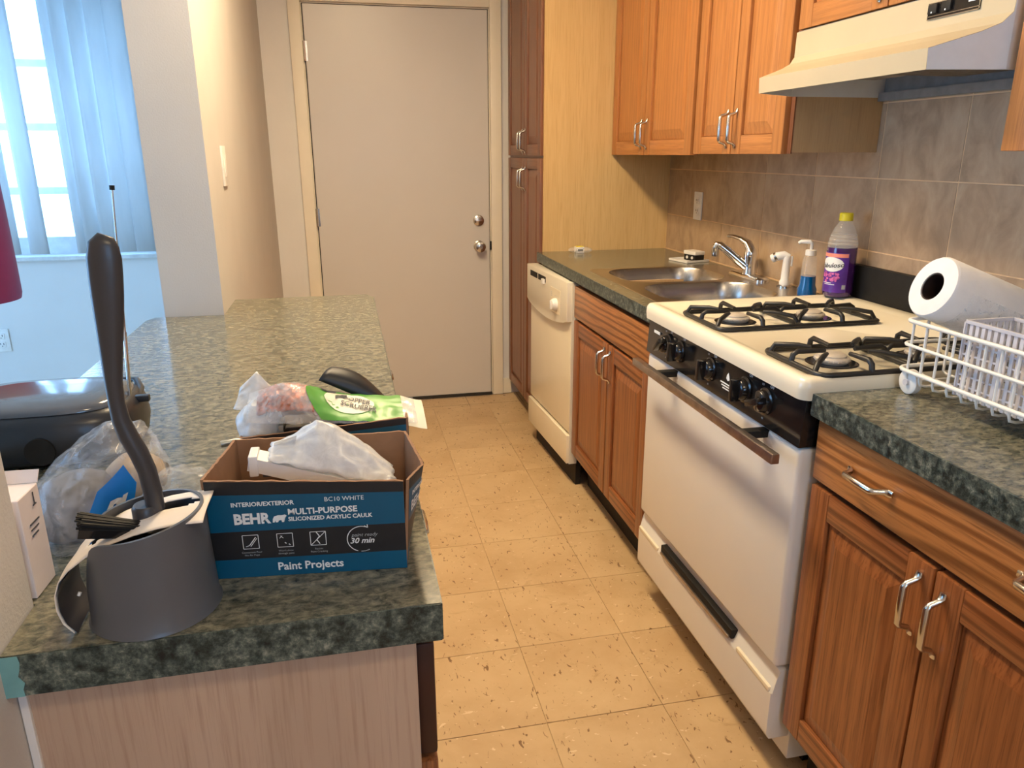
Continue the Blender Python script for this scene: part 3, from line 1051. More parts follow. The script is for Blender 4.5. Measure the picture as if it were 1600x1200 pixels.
# grates: one long double grate per side
def grate(y0, y1):
    bm = nb()
    x0, x1 = .858, 1.290
    z0 = .9405
    xm = (x0 + x1) / 2
    r = .0058
    tube(bm, rr(x0, x1, y0, y1, .02, z0, 3), r, 8, closed=True)
    tube(bm, [(xm, y0, z0), (xm, y1, z0)], r, 8)
    for xa, xb in ((x0, xm), (xm, x1)):
        cx, cy = (xa + xb) / 2, (y0 + y1) / 2
        zt = .9625
        g = .034
        # four arms: rise from the frame, bend and run towards the burner
        for d, l in (((1, 0), xb - cx), ((-1, 0), cx - xa), ((0, 1), y1 - cy), ((0, -1), cy - y0)):
            dx, dy = d
            pts = [(cx + dx * l, cy + dy * l, z0), (cx + dx * l * .97, cy + dy * l * .97, zt - .006), (cx + dx * l * .88, cy + dy * l * .88, zt), (cx + dx * g, cy + dy * g, zt - .002)]
            tube(bm, pts, [r, r, r * 1.05, r * .8], 8)
            pts = [(cx + dx * l * .55, cy + dy * l * .55, zt), (cx + dx * l * .5, cy + dy * l * .5, z0 + .004)]
        # diagonal returns that make the loops
        for sx in (-1, 1):
            for sy in (-1, 1):
                ex, ey = (xb - xa) / 2, (y1 - y0) / 2
                pts = [(cx + sx * ex, cy + sy * ey * .78, z0), (cx + sx * ex * .92, cy + sy * ey * .74, zt - .004), (cx + sx * ex * .60, cy + sy * ey * .42, zt), (cx + sx * ex * .44, cy + sy * ey * .26, zt - .001)]
                tube(bm, pts, [r, r, r, r * .7], 7)
    return bm
put('grate', grate(1.606, 1.826), 'cast_iron', st, smooth=60)
put('grate', grate(1.207, 1.414), 'cast_iron', st, smooth=60)

# ------------------------------------------------------------------ range hood
hd = thing('range_hood', (1.26, 1.60, 1.487), 'cream range hood with a black switch plate under the short cabinet', 'range hood')
prof = [(1.060, 1.490), (1.058, 1.526), (1.140, 1.552), (1.172, 1.566), (1.188, 1.584), (1.190, 1.645)]
def hood_y(x):
    t = max(0, min(1, (x - 1.06) / .13))
    return 1.296 + (1.252 - 1.296) * t, 1.888 + (1.950 - 1.888) * t
bm = nb()
L = [[], []]
for x, z in prof:
    ya, yb = hood_y(x)
    L[0].append(bm.verts.new((x, ya, z)))
    L[1].append(bm.verts.new((x, yb, z)))
for k in range(len(prof) - 1):
    bm.faces.new((L[0][k], L[0][k + 1], L[1][k + 1], L[1][k]))
put('front_panel', bm, 'hood_cream', hd, smooth=0, thick=.002)
for k, nm in ((0, 'near'), (1, 'far')):
    bm = nb()
    vs_ = [bm.verts.new((x, hood_y(x)[k], z)) for x, z in prof] + [bm.verts.new((1.19, hood_y(1.19)[k], 1.488))]
    bm.faces.new(vs_)
    yk = hood_y(1.19)[k]
    bm.faces.new([bm.verts.new(p) for p in ((1.19, yk, 1.488), (1.19, yk, 1.645), (XW - .008, yk, 1.645), (XW - .008, yk, 1.488))])
    put('side_panel', bm, 'enamel_side', hd, smooth=0, thick=.002)
bm = nb()
plane_poly(bm, [(1.062, 1.298, 1.510), (1.062, 1.886, 1.510), (1.19, 1.948, 1.545), (XW - .01, 1.948, 1.545), (XW - .01, 1.254, 1.545), (1.19, 1.254, 1.545)])
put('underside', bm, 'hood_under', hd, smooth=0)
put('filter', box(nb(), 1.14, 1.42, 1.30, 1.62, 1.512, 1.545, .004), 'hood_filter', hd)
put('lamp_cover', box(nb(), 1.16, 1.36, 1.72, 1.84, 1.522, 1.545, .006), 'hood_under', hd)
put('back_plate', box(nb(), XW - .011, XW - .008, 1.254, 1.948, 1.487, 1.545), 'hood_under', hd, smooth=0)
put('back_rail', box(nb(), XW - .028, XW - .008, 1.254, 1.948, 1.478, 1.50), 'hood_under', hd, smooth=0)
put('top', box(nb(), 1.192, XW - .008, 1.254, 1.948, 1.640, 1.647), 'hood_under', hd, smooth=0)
sp = put('switch_plate', box(nb(), 1.1855, 1.1895, 1.333, 1.468, 1.601, 1.632, .001), 'black_gloss', hd, smooth=0)
bm = nb()
for a in ((1.333, 1.468, 1.601, 1.6025), (1.333, 1.468, 1.6305, 1.632), (1.333, 1.3345, 1.601, 1.632), (1.4665, 1.468, 1.601, 1.632), (1.333, 1.468, 1.6065, 1.6075)):
    box(bm, 1.1848, 1.1857, a[0], a[1], a[2], a[3])
put('border', bm, 'nickel', sp, smooth=0)
put('badge', box(nb(), 1.1845, 1.1856, 1.345, 1.362, 1.618, 1.626), 'print_white', sp, smooth=0)
for y in (1.452, 1.415):
    put('switch', box(nb(), 1.180, 1.1857, y - .012, y + .012, 1.611, 1.629, .002), 'black_matte', sp)
    put('switch_dot', box(nb(), 1.1794, 1.1802, y - .0015, y + .0015, 1.612, 1.615), 'print_white', sp, smooth=0)

# ------------------------------------------------------------------ sink
sk = thing('double_sink', (1.17, 2.42, .912), 'stainless steel double-bowl sink set into the laminate counter', 'sink')
ZR = .9135
bowls = [(.950, 1.345, 2.440, 2.770), (.950, 1.345, 2.088, 2.412)]
bm = nb()
outer = rr(SX0, SX1, SY0, SY1, .03, ZR, 5)
def loop_edges(pts):
    vs_ = [bm.verts.new(p) for p in pts]
    return [bm.edges.new((vs_[k], vs_[(k + 1) % len(vs_)])) for k in range(len(vs_))]
es = loop_edges(outer)
for b_ in bowls:
    es += loop_edges(rr(*b_, .11, ZR, 8))
bmesh.ops.triangle_fill(bm, use_beauty=True, use_dissolve=False, edges=es)
# rolled outer lip
loft(bm, [rr(SX0, SX1, SY0, SY1, .03, ZR, 5), rr(SX0 - .004, SX1 + .004, SY0 - .004, SY1 + .004, .034, ZR - .0022, 5)], False, False)
put('rim', bm, 'brushed_steel', sk, smooth=20)
for b_ in bowls:
    x0, x1, y0, y1 = b_
    loops = []
    for ins, z, r in ((0, ZR, .11), (.004, ZR - .006, .108), (.010, .86, .103), (.018, .80, .096), (.035, .765, .085), (.07, .752, .06), (.12, .750, .03)):
        loops.append(rr(x0 + ins, x1 - ins, y0 + ins, y1 - ins, r, z, 8))
    bm = nb()
    loft(bm, loops, False, True)
    bw = put('bowl', bm, 'brushed_steel', sk, smooth=50)
    cx, cy = (x0 + x1) / 2, (y0 + y1) / 2
    put('drain', lathe(nb(), [(.042, .7505), (.040, .753), (.028, .752), (.026, .7508), (0, .7508)], (cx, cy, 0), 24), 'nickel', bw)

# faucet
fx, fy = 1.408, 2.470
fa = thing('faucet', (fx, fy, .9135), 'chrome single-lever faucet behind the sink', 'faucet')
bm = nb()
loft(bm, [rr(fx - .028, fx + .026, fy - .115, fy + .115, .025, .9136, 5), rr(fx - .028, fx + .026, fy - .115, fy + .115, .025, .920, 5), rr(fx - .020, fx + .018, fy - .105, fy + .105, .018, .927, 5)])
put('base_plate', bm, 'chrome', fa, smooth=50)
put('body', lathe(nb(), [(.024, .926), (.022, .945), (.020, .965), (.022, .985), (.023, 1.000), (.019, 1.014), (.010, 1.022), (0, 1.023)], (fx, fy, 0), 28), 'chrome', fa, smooth=60)
sp_ = tube(nb(), [(fx - .008, fy + .004, .950), (fx - .036, fy + .018, .974), (fx - .072, fy + .036, 1.006), (fx - .096, fy + .048, 1.026), (fx - .106, fy + .053, 1.027), (fx - .110, fy + .055, 1.018)], [.017, .0165, .0145, .0135, .0132, .013], 14)
s_ = put('spout', sp_, 'chrome', fa, smooth=60)
put('aerator', lathe(nb(), [(.0125, 1.020), (.0130, 1.000), (.0115, .986), (0, .986)], (fx - .110, fy + .055, 0), 20), 'chrome', s_)
put('lever', tube(nb(), [(fx, fy, 1.012), (fx - .005, fy + .015, 1.034), (fx - .02, fy + .040, 1.048), (fx - .035, fy + .072, 1.054), (fx - .045, fy + .090, 1.053)], [.020, .018, .014, .010, .008], 12, ry=[.015, .012, .008, .006, .005]), 'chrome', fa, smooth=60)

sp2 = thing('sink_sprayer', (1.424, 2.262, .9135), 'white hand sprayer with a chrome tip beside the faucet', 'sprayer')
put('socket', lathe(nb(), [(.024, .9136), (.024, .918), (.018, .922), (0, .922)], (1.424, 2.262, 0), 24), 'chrome', sp2)
put('grip', lathe(nb(), [(.017, .922), (.018, .930), (.0135, .938), (.0125, .975), (.0115, 1.000), (.013, 1.012), (.009, 1.020), (0, 1.020)], (1.424, 2.262, 0), 20), 'white_plastic', sp2, smooth=60)
put('head', tube(nb(), [(1.432, 2.256, 1.014), (1.417, 2.268, 1.018), (1.399, 2.284, 1.012), (1.389, 2.294, 1.004)], [.008, .014, .015, .014], 14), 'white_plastic', sp2, smooth=60)
put('tip', tube(nb(), [(1.401, 2.282, 1.013), (1.396, 2.287, 1.009)], .0158, 14), 'chrome', sp2)
put('trigger', box(nb(), 1.435, 1.440, 2.248, 2.256, .982, 1.016, .002), 'white_plastic', sp2)

# bottles
def bottle_soap():
    x, y, z = 1.411, 2.112, .9135
    t = thing('soap_bottle', (x, y, z), 'small clear pump bottle with blue dish soap by the sprayer', 'bottle')
    put('soap', lathe(nb(), [(.0275, .0), (.029, .004), (.029, .020), (.024, .032), (.023, .060), (0, .060)], (x, y, z), 24), 'blue_soap', t, smooth=60)
    put('bottle', lathe(nb(), [(.023, .060), (.0225, .07), (.022, .105), (.019, .118), (.014, .124), (.014, .132)], (x, y, z), 24, cap=False), 'bottle_clear', t, smooth=60)
    put('collar', lathe(nb(), [(.0165, .124), (.0165, .140), (.010, .142), (0, .142)], (x, y, z), 20), 'white_plastic', t)
    put('pump_head', tube(nb(), [(x, y, z + .140), (x, y, z + .160), (x - .004, y + .003, z + .165), (x - .026, y + .018, z + .165), (x - .032, y + .022, z + .160)], [.005, .005, .007, .006, .005], 10), 'white_plastic', t, smooth=60)
bottle_soap()

def bottle_clean():
    x, y, z = 1.402, 1.948, .9392
    t = thing('cleaner_bottle', (x, y, z), 'purple cleaner bottle with a yellow cap at the stove corner', 'bottle')
    k, kh = .90, .873
    P = [(.046, .164), (.046, .172), (.044, .185), (.040, .200), (.033, .222), (.022, .242), (.0155, .250), (.0155, .262)]
    put('liquid', lathe(nb(), [(r * k, h * kh) for r, h in ((.036, 0), (.044, .006), (.046, .020), (.0455, .11), (.046, .158), (.0455, .164), (0, .164))], (x, y, z), 32), 'purple_liquid', t, smooth=50)
    bm = lathe(nb(), [(r * k, h * kh) for r, h in P], (x, y, z), 32, cap=False)
    for h in (.178, .190, .202):
        r = .0455 - (h - .178) * .25
        tube(bm, [(x + r * k * math.cos(2 * PI * q / 28), y + r * k * math.sin(2 * PI * q / 28), z + h * kh) for q in range(28)], .0016, 5, closed=True)
    put('bottle', bm, 'bottle_clear', t, smooth=60)
    bm = lathe(nb(), [(r, h * kh) for r, h in ((.0185, .250), (.0185, .272), (.0165, .275), (0, .275))], (x, y, z), 28)
    put('cap', bm, 'yellow_cap', t)
    # label wraps about two thirds of the front
    A0 = math.radians(180)
    R = .0468 * k
    def cyl(u, h, r=R):
        a = A0 + u / R
        return V((x + r * math.cos(a), y + r * math.sin(a), z + h * kh))
    def patch(name, u0, u1, h0, h1, mat, r):
        put(name, grid(nb(), 18, 1, lambda a, b: cyl(u0 + (u1 - u0) * a, h0 + (h1 - h0) * b, r)), mat, lab if name != 'label' else t, smooth=60)
    lab = put('label', grid(nb(), 22, 1, lambda a, b: cyl(-.050 + .113 * a, .018 + .130 * b, R)), 'purple_label', t, smooth=60)
    patch('label_band', -.050, .060, .134, .146, 'label_coral', R + .0004)
    bm = nb()
    c0 = .014
    ring = [(c0 + .036 * math.cos(2 * PI * q / 24), .110 + .024 * math.sin(2 * PI * q / 24)) for q in range(24)]
    NR = 10
    rv = [[bm.verts.new(cyl(c0 + (u - c0) * q / NR, .108 + (h - .108) * q / NR, R + .0005)) for u, h in ring] for q in range(1, NR + 1)]
    bm.faces.new(rv[0])
    for A_, B_ in zip(rv, rv[1:]):
        for q in range(24):
            bm.faces.new((A_[q], A_[(q + 1) % 24], B_[(q + 1) % 24], B_[q]))
    put('label_arch', bm, 'print_white', lab, smooth=60)
    put('printed_text', text_bm('Fabuloso', .0205, (0, 0, 0), (1, 0, 0), (0, 0, 1), 'CENTER', .0003, .15, fn=lambda a, b: cyl(c0 + a, .100 + b + a * .12, R + .0012)), 'print_dark', lab, smooth=0)
    bm = nb()
    random.seed(3)
    for q in range(34):
        u, h = c0 - .002 + random.uniform(-.026, .026), .068 + random.uniform(-.014, .014)
        s = random.uniform(.003, .006)
        bm.faces.new([bm.verts.new(cyl(u + s * math.cos(a), h + s * math.sin(a), R + .0006 + q * .00002)) for a in (0, 1.26, 2.51, 3.77, 5.03)])
    put('flower_print', bm, 'flower_pink', lab, smooth=0)
    bm = nb()
    for h, u0, u1 in ((.048, -.01, .02), (.043, -.004, .03)):
        grid(bm, 8, 1, lambda a, b: cyl(u0 + (u1 - u0) * a, h + .0018 * b, R + .0006))
    put('print_lines', bm, 'print_white', lab, smooth=0)
    patch('barcode', .050, .060, .030, .044, 'print_grey', R + .0005)
bottle_clean()

# soap tray with scrubber device and small packet at the far end of the counter
t = thing('white_tray', (1.395, 2.93, .9115), 'flat white square tray at the backsplash behind the sink', 'tray')
T = Matrix.Translation(V((1.392, 2.935, .9115))) @ Matrix.Rotation(.25, 4, 'Z')
put('plate', box(nb(), -.058, .058, -.06, .06, 0, .005, .002, T=T), 'white_plastic', t)
bm = nb()
for a in ((-.058, -.053, -.06, .06), (.053, .058, -.06, .06), (-.053, .053, -.06, -.055), (-.053, .053, .055, .06)):
    box(bm, *a, .004, .009, .001, T=T)
put('rim', bm, 'white_plastic', t)
t = thing('black_white_gadget', (1.41, 2.90, .9165), 'small black gadget with a white top lying on the white tray', 'gadget')
T = Matrix.Translation(V((1.405, 2.915, .9165))) @ Matrix.Rotation(.25, 4, 'Z')
put('base', box(nb(), -.024, .024, -.036, .036, 0, .026, .004, T=T), 'black_matte', t)
put('cover', box(nb(), -.026, .026, -.038, .038, .024, .040, .005, T=T), 'white_plastic', t)
bm = nb()
for yy in (-.018, .014):
    lathe(bm, [(.006, 0), (.006, .003), (0, .003)], (0, 0, 0), 12, 'x')
    bmesh.ops.translate(bm, vec=(-.0265, yy, .013), verts=bm.verts[-36:])
bm.transform(T)
put('dial', bm, 'white_plastic', t)
t = thing('wrapped_packet', (1.03, 3.30, .911), 'tiny white and yellow packet in clear wrap on the far counter corner', 'packet')
put('carton', box(nb(), 1.008, 1.046, 3.285, 3.318, .9112, .938, .002), 'paper_white', t)
put('carton_top', box(nb(), 1.010, 1.044, 3.287, 3.316, .9378, .941, .001), 'yellow_cap', t)
put('printed_lines', box(nb(), 1.014, 1.040, 3.2842, 3.2848, .920, .930), 'print_dark', t, smooth=0)
def crumple(c, sx, sy, sz, seed, freq=18, amp=.35, n=26, flat=True):
    bm = nb()
    bmesh.ops.create_icosphere(bm, subdivisions=4, radius=1)
    c = V(c)
    for v in bm.verts:
        p = v.co.copy()
        q = V((p.x * sx, p.y * sy, p.z * sz)) * freq + V((seed, seed * 2, 0))
        f = 1 + amp * (noise.ridged_multi_fractal(q, .9, 2.1, 4, .9, 2.0) * .5 - .6) + amp * .6 * noise.noise(q * .4)
        co = V((p.x * sx * f, p.y * sy * f, p.z * sz * f))
        if flat and co.z < -sz * .8:
            co.z = -sz * .8
        v.co = c + co + V((0, 0, sz * .8))
    return bm
put('wrap', crumple((1.03, 3.30, .9112), .052, .035, .016, 3), 'film_clear', t, smooth=30)

# ------------------------------------------------------------------ dish rack
rk = thing('dish_rack', (1.18, .95, .911), 'white wire dishwasher rack with small wheels on the right counter', 'dish rack')
RX0, RX1, RY0, RY1 = 1.000, 1.385, .640, 1.182
ZT, ZM, ZB_ = 1.049, 1.005, .957
bm = nb()
tube(bm, rr(RX0, RX1, RY0, RY1, .022, ZT, 4), .0040, 8, closed=True)
put('top_rail', bm, 'wire_white', rk, smooth=60)
bm = nb()
tube(bm, rr(RX0 - .001, RX1, RY0, RY1, .022, ZM, 4), .0033, 8, closed=True)
put('middle_rail', bm, 'wire_white', rk, smooth=60)
bm = nb()
tube(bm, rr(RX0 - .002, RX1, RY0, RY1 + .004, .026, ZB_, 4), .0040, 8, closed=True)
put('bottom_rail', bm, 'wire_white', rk, smooth=60)
k = 0
y = RY1 - .022
while y > RY0 + .01:
    bm = tube(nb(), [(RX0 + .003, y, ZT), (RX0 + .003, y, .945), (RX0 + .006, y, .937), (RX0 + .018, y, .934), (RX1 - .018, y, .934), (RX1 - .006, y, .937), (RX1 - .003, y, .945), (RX1 - .003, y, ZT)], .0025, 7)
    put('wire', bm, 'wire_white', rk, smooth=60)
    y -= .033
    k += 1
for x in (1.05, 1.10, 1.15, 1.20, 1.25, 1.30, 1.345):
    bm = tube(nb(), [(x, RY1 - .003, ZT), (x, RY1 - .003, .945), (x, RY1 - .012, .940), (x, RY0 + .012, .940), (x, RY0 + .003, .945), (x, RY0 + .003, ZT)], .0028, 7)
    put('wire', bm, 'wire_white', rk, smooth=60)
for x, y in ((1.012, 1.158), (1.372, 1.158), (1.012, .70), (1.372, .70)):
    bm = lathe(nb(), [(.008, -.007), (.020, -.008), (.0230, -.006), (.0232, .006), (.020, .008), (.018, .003), (.008, .004)], (x, y, .9345), 28, 'x')
    wl = put('wheel', bm, 'white_plastic', rk, smooth=40)
    put('axle', lathe(nb(), [(.006, -.012), (.006, .014), (0, .014)], (x, y, .9345), 12, 'x'), 'basket_grey', wl)
# loose inner tines
for k in range(7):
    y = 1.13 - .034 * k
    bm = tube(nb(), [(1.10, y, .940), (1.10 + .004, y, .99), (1.12, y - .004, 1.012), (1.136, y - .006, .99), (1.14, y, .940)], .0024, 6)
    put('tine', bm, 'wire_white', rk, smooth=60)

cb = thing('cutlery_basket', (1.06, .93, .935), 'grey lattice cutlery basket inside the white wire rack', 'basket')
bx0, bx1, by0, by1, bz0, bz1 = 1.012, 1.105, .70, 1.052, .943, 1.075
bm = nb()
box(bm, bx0, bx1, by0, by1, bz0, bz0 + .014, .002)
put('floor', bm, 'white_plastic', cb).name = 'tray_base'
bm = nb()
for a in ((bx0 - .003, bx0 + .003, by0, by1), (bx1 - .003, bx1 + .003, by0, by1), (bx0, bx1, by0 - .002, by0 + .003), (bx0, bx1, by1 - .003, by1 + .003)):
    box(bm, *a, bz1 - .006, bz1, .001)
put('top_rim', bm, 'basket_grey', cb, smooth=0)
def lattice_wall(fixed, along, a0, a1, horizontal_axis):
    n = int((a1 - a0) / .0125)
    for k in range(n + 1):
        a = a0 + (a1 - a0) * k / n
        bm = nb()
        if horizontal_axis == 'y':
            box(bm, fixed - .0015, fixed + .0015, a - .0034, a + .0034, bz0, bz1 - .004)
        else:
            box(bm, a - .0034, a + .0034, fixed - .0015, fixed + .0015, bz0, bz1 - .004)
        put('slat', bm, 'basket_grey', cb, smooth=0)
    bm = nb()
    for j in range(5):
        z = bz0 + .020 + j * .018
        if horizontal_axis == 'y':
            box(bm, fixed - .0010, fixed + .0010, a0, a1, z - .0016, z + .0016)
        else:
            box(bm, a0, a1, fixed - .0010, fixed + .0010, z - .0016, z + .0016)
    put('cross_bars', bm, 'basket_grey', cb, smooth=0)
lattice_wall(bx0, None, by0, by1, 'y')
lattice_wall(bx1, None, by0, by1, 'y')
lattice_wall(by1, None, bx0, bx1, 'x')
lattice_wall((by0 + by1) / 2, None, bx0, bx1, 'x')

# paper towel roll resting on the rack, tipped down into it
pt = thing('paper_towel_roll', (1.17, 1.16, 1.05), 'white paper towel roll lying tilted on top of the wire rack', 'paper towel')
A = V((1.032, 1.165, 1.112))
D = V((.93, -.06, -.36)).normalized()
bm = lathe(nb(), [(.026, .0), (.045, -.001), (.0545, .001), (.0575, .006), (.0575, .262), (.054, .268), (.026, .267), (.026, .0)], A, 44, tuple(D), cap=False)
put('roll', bm, 'paper_white', pt, smooth=40)
put('core', lathe(nb(), [(.0258, .002), (.0258, .266), (.0240, .266), (.0240, .002), (.0258, .002)], A, 28, tuple(D), cap=False), 'dark_brown', pt, smooth=40)  # cardboard core coloured dark brown, the shade inside the tube painted in
s_, u_ = frame(D)
def shr(u, v):
    a = .55 * PI + u * 1.5 * PI
    r = .0588 + .0012 * noise.noise(V((u * 14, v * 9, 1)))
    h = .036 + v * .236
    return A + D * h + (s_ * math.cos(a) + u_ * math.sin(a)) * r
put('wrapper', grid(nb(), 36, 12, shr), 'film_clear', pt, smooth=60)

# ------------------------------------------------------------------ peninsula clutter
# caulk carton (open box, printed front)
def carton(name, label, O, U, W_, D_, H_, flare, bands, mat_in='cardboard', skip_front_print=False):
    """O front-left-bottom corner, U unit along the front, depth is U rotated +90deg"""
    O, U = V(O), V(U).normalized()
    Nn = V((-U.y, U.x, 0))
    Z = V((0, 0, 1))
    t = thing(name, O + U * W_ / 2 + Nn * D_ / 2, label, 'box')
    def wall(nm, p0, p1, out, h0, h1, lean, mat='cardboard', thk=.003):
        """slab from p0 to p1 with outward dir 'out'; h0/h1 heights at ends, lean = outward shift at top"""
        bm = nb()
        def pt(u, v):
            q = p0.lerp(p1, u)
            h = (h0 + (h1 - h0) * u) * v
            jag = .0016 * noise.noise(V((u * 40, h1 * 90, p0.x * 20))) if v > .99 else 0
            return q + out * ((lean(u) if callable(lean) else lean) * v) + Z * (h + jag)
        n = 24
        A_ = [[bm.verts.new(pt(i / n, j)) for j in (0, 1)] for i in range(n + 1)]
        B_ = [[bm.verts.new(pt(i / n, j) - out * thk) for j in (0, 1)] for i in range(n + 1)]
        for i in range(n):
            bm.faces.new((A_[i][0], A_[i + 1][0], A_[i + 1][1], A_[i][1]))
            bm.faces.new((B_[i][0], B_[i][1], B_[i + 1][1], B_[i + 1][0]))
            bm.faces.new((A_[i][1], A_[i + 1][1], B_[i + 1][1], B_[i][1]))
            bm.faces.new((A_[i][0], B_[i][0], B_[i + 1][0], A_[i + 1][0]))
        bm.faces.new((A_[0][0], A_[0][1], B_[0][1], B_[0][0]))
        bm.faces.new((A_[n][0], B_[n][0], B_[n][1], A_[n][1]))
        return put(nm, bm, mat, t, smooth=0)
    return t, wall, O, U, Nn, Z

U1 = V((.199, -.020, 0)).normalized()
t, wall, O, U, Nn, Z = carton('caulk_box', 'open blue and black caulk carton at the counter front, printed Paint Projects', (-.158, .752, ZL + .0005), U1, .200, .140, .108, .02, None)
W_, D_ = .200, .140
FL, FR = O, O + U * W_
BL, BR = O + Nn * D_, O + U * W_ + Nn * D_
put('bottom', prism(nb(), [(p.x, p.y) for p in (FL, FR, BR, BL)], 'z', ZL + .0005, ZL + .003), 'cardboard', t, smooth=0)
fwall = wall('front_wall', FL, FR, -Nn, .114, .104, .004)
bwall = wall('back_wall', BL, BR, Nn, .104, .106, .0)
lwall = wall('left_wall', FL, BL, -U, .114, .104, .004)
RL = lambda u: .006 + .016 * u / .27 if u < .27 else .022 * (1 - (u - .27) / .73)
rwall = wall('right_wall', FR, BR, U, .104, .106, RL)
# printed sheets on the outside of front and right walls
def face_pt(p0, p1, out, h0, h1, lean, u, z, eps):
    q = p0.lerp(p1, u)
    v = z / (h0 + (h1 - h0) * u)
    return q + out * ((lean(u) if callable(lean) else lean) * v + eps) + Z * z
def band(par, p0, p1, out, h0, h1, lean, z0, z1, mat, nm='printed_band', eps=.0005, jag=0):
    def f(u, v):
        za = z0 if not callable(z0) else z0(u)
        zb = z1 if not callable(z1) else z1(u)
        return face_pt(p0, p1, out, h0, h1, lean, u, za + (zb - za) * v, eps)
    put(nm, grid(nb(), 24, 1, f), mat, par, smooth=0)
FA = (FL, FR, -Nn, .114, .104, .004)
topz = lambda u: .1135 - .010 * u
for z0, z1, m in ((.0, .022, 'box_blue'), (.022, .055, 'box_black'), (.055, lambda u: .098 - .006 * u, 'box_blue'), (lambda u: .098 - .006 * u, topz, 'box_black')):
    band(fwall, *FA, z0, z1, m)
RA = (FR, BR, U, .104, .106, RL)
for z0, z1, m in ((.0, .022, 'box_blue'), (.022, .055, 'box_black'), (.055, .092, 'box_blue'), (.092, .1045, 'box_black')):
    band(rwall, *RA, z0, z1, m)
def ftext(s, u, z, size, mat='print_white', align='LEFT', bold=0.0, shear=0.0, sx=1.0):
    uu = FL + U * u
    def f(a, b):
        return face_pt(*FA, (u + a) / W_, z + b, .0011)
    put('printed_text', text_bm(s, size, (0, 0, 0), U, Z, align, bold, shear, fn=f, sx=sx), mat, fwall, smooth=0)
ftext('INTERIOR/EXTERIOR', .024, .084, .0068, bold=.0002)
ftext('BC10 WHITE', .118, .0855, .0072)
ftext('BEHR', .025, .064, .0165, bold=.0007, sx=.92)
ftext('MULTI-PURPOSE', .080, .0722, .0096, bold=.0003, sx=1.02)
ftext('SILICONIZED ACRYLIC CAULK', .080, .0648, .0066, bold=.0002, sx=.95)
ftext('Paint Projects', .064, .0070, .0130, bold=.0003, sx=.95)
ftext('paint ready', .143, .0420, .0060, 'print_grey', shear=.3)
ftext('30 min', .141, .0340, .0092, bold=.0002, shear=.3)
for u, a, b_ in ((.0395, 'Convenient Pour', 'No Air Pops'), (.0745, "Won't show", 'through paint'), (.1085, 'Resists', 'Paint Cracking')):
    ftext(a, u, .0292, .0030, 'print_grey', 'CENTER')
    ftext(b_, u, .0258, .0030, 'print_grey', 'CENTER')
def ficon(bars, nm='printed_icon', mat='print_white'):
    bm = nb()
    for (u0, z0), (u1, z1), th in bars:
        d = V((u1 - u0, z1 - z0, 0))
        n_ = V((-d.y, d.x, 0)).normalized() * th / 2
        q = [(u0 + n_.x, z0 + n_.y), (u1 + n_.x, z1 + n_.y), (u1 - n_.x, z1 - n_.y), (u0 - n_.x, z0 - n_.y)]
        bm.faces.new([bm.verts.new(face_pt(*FA, a / W_, b, .0011)) for a, b in q])
    put(nm, bm, mat, fwall, smooth=0)
def sq(u, z, s=.0080, th=.0007):
    return [((u - s, z - s), (u + s, z - s), th), ((u + s, z - s), (u + s, z + s), th), ((u + s, z + s), (u - s, z + s), th), ((u - s, z + s), (u - s, z - s), th)]
ficon(sq(.0395, .0425) + [((.034, .037), (.038, .0385), .0007), ((.038, .0385), (.045, .048), .001), ((.039, .037), (.046, .0465), .0007)])
ficon(sq(.0745, .0425) + [((.070, .048), (.073, .045), .0007), ((.069, .045), (.072, .048), .0006)] + [((.074 + .004 * k, .040 - .002 * (k % 2)), (.0755 + .004 * k, .0385 - .002 * (k % 2)), .001) for k in range(2)])
ficon(sq(.1085, .0425) + [((.101, .035), (.116, .050), .0007), ((.107, .050), (.110, .045), .001), ((.110, .045), (.107, .041), .001), ((.107, .041), (.110, .036), .001)])
arc = [(.1535 + .0150 * math.cos(a), .0390 + .0150 * math.sin(a)) for a in [math.radians(d) for d in range(62, 262, 10)]]
ficon([(p, q, .0009) for p, q in zip(arc, arc[1:])] + [((.1605, .0522), (.1570, .0545), .0009), ((.1605, .0522), (.1602, .0560), .0009)] + [((.1535 + .015 * math.cos(math.radians(d)), .039 + .015 * math.sin(math.radians(d))), (.1540 + .015 * math.cos(math.radians(d)) + .0006, .039 + .015 * math.sin(math.radians(d))), .0008) for d in range(266, 300, 6)])
# little bear mark beside the name
bear = [(.0640, .0640), (.0645, .0680), (.0660, .0710), (.0700, .0722), (.0740, .0720), (.0770, .0728), (.0788, .0712), (.0775, .0696), (.0760, .0690), (.0752, .0660), (.0756, .0640), (.0735, .0640), (.0730, .0664), (.0705, .0660), (.0695, .0640), (.0672, .0640), (.0668, .0662), (.0660, .0640)]
bm = nb()
bv = [bm.verts.new(face_pt(*FA, a / W_, b, .0011)) for a, b in bear]
f_ = bm.faces.new(bv)
bmesh.ops.triangulate(bm, faces=[f_])
put('printed_bear', bm, 'print_white', fwall, smooth=0)
def rtext(s, u, z, size, bold=.0003):
    def f(a, b):
        return face_pt(*RA, (u + a) / D_, z + b, .0012)
    put('printed_text', text_bm(s, size, (0, 0, 0), Nn, Z, 'LEFT', bold, fn=f), 'print_white', rwall, smooth=0)
rtext('INTERIOR/EXTERIOR', .008, .082, .0068)
rtext('BEHR', .006, .064, .0165, .0006)

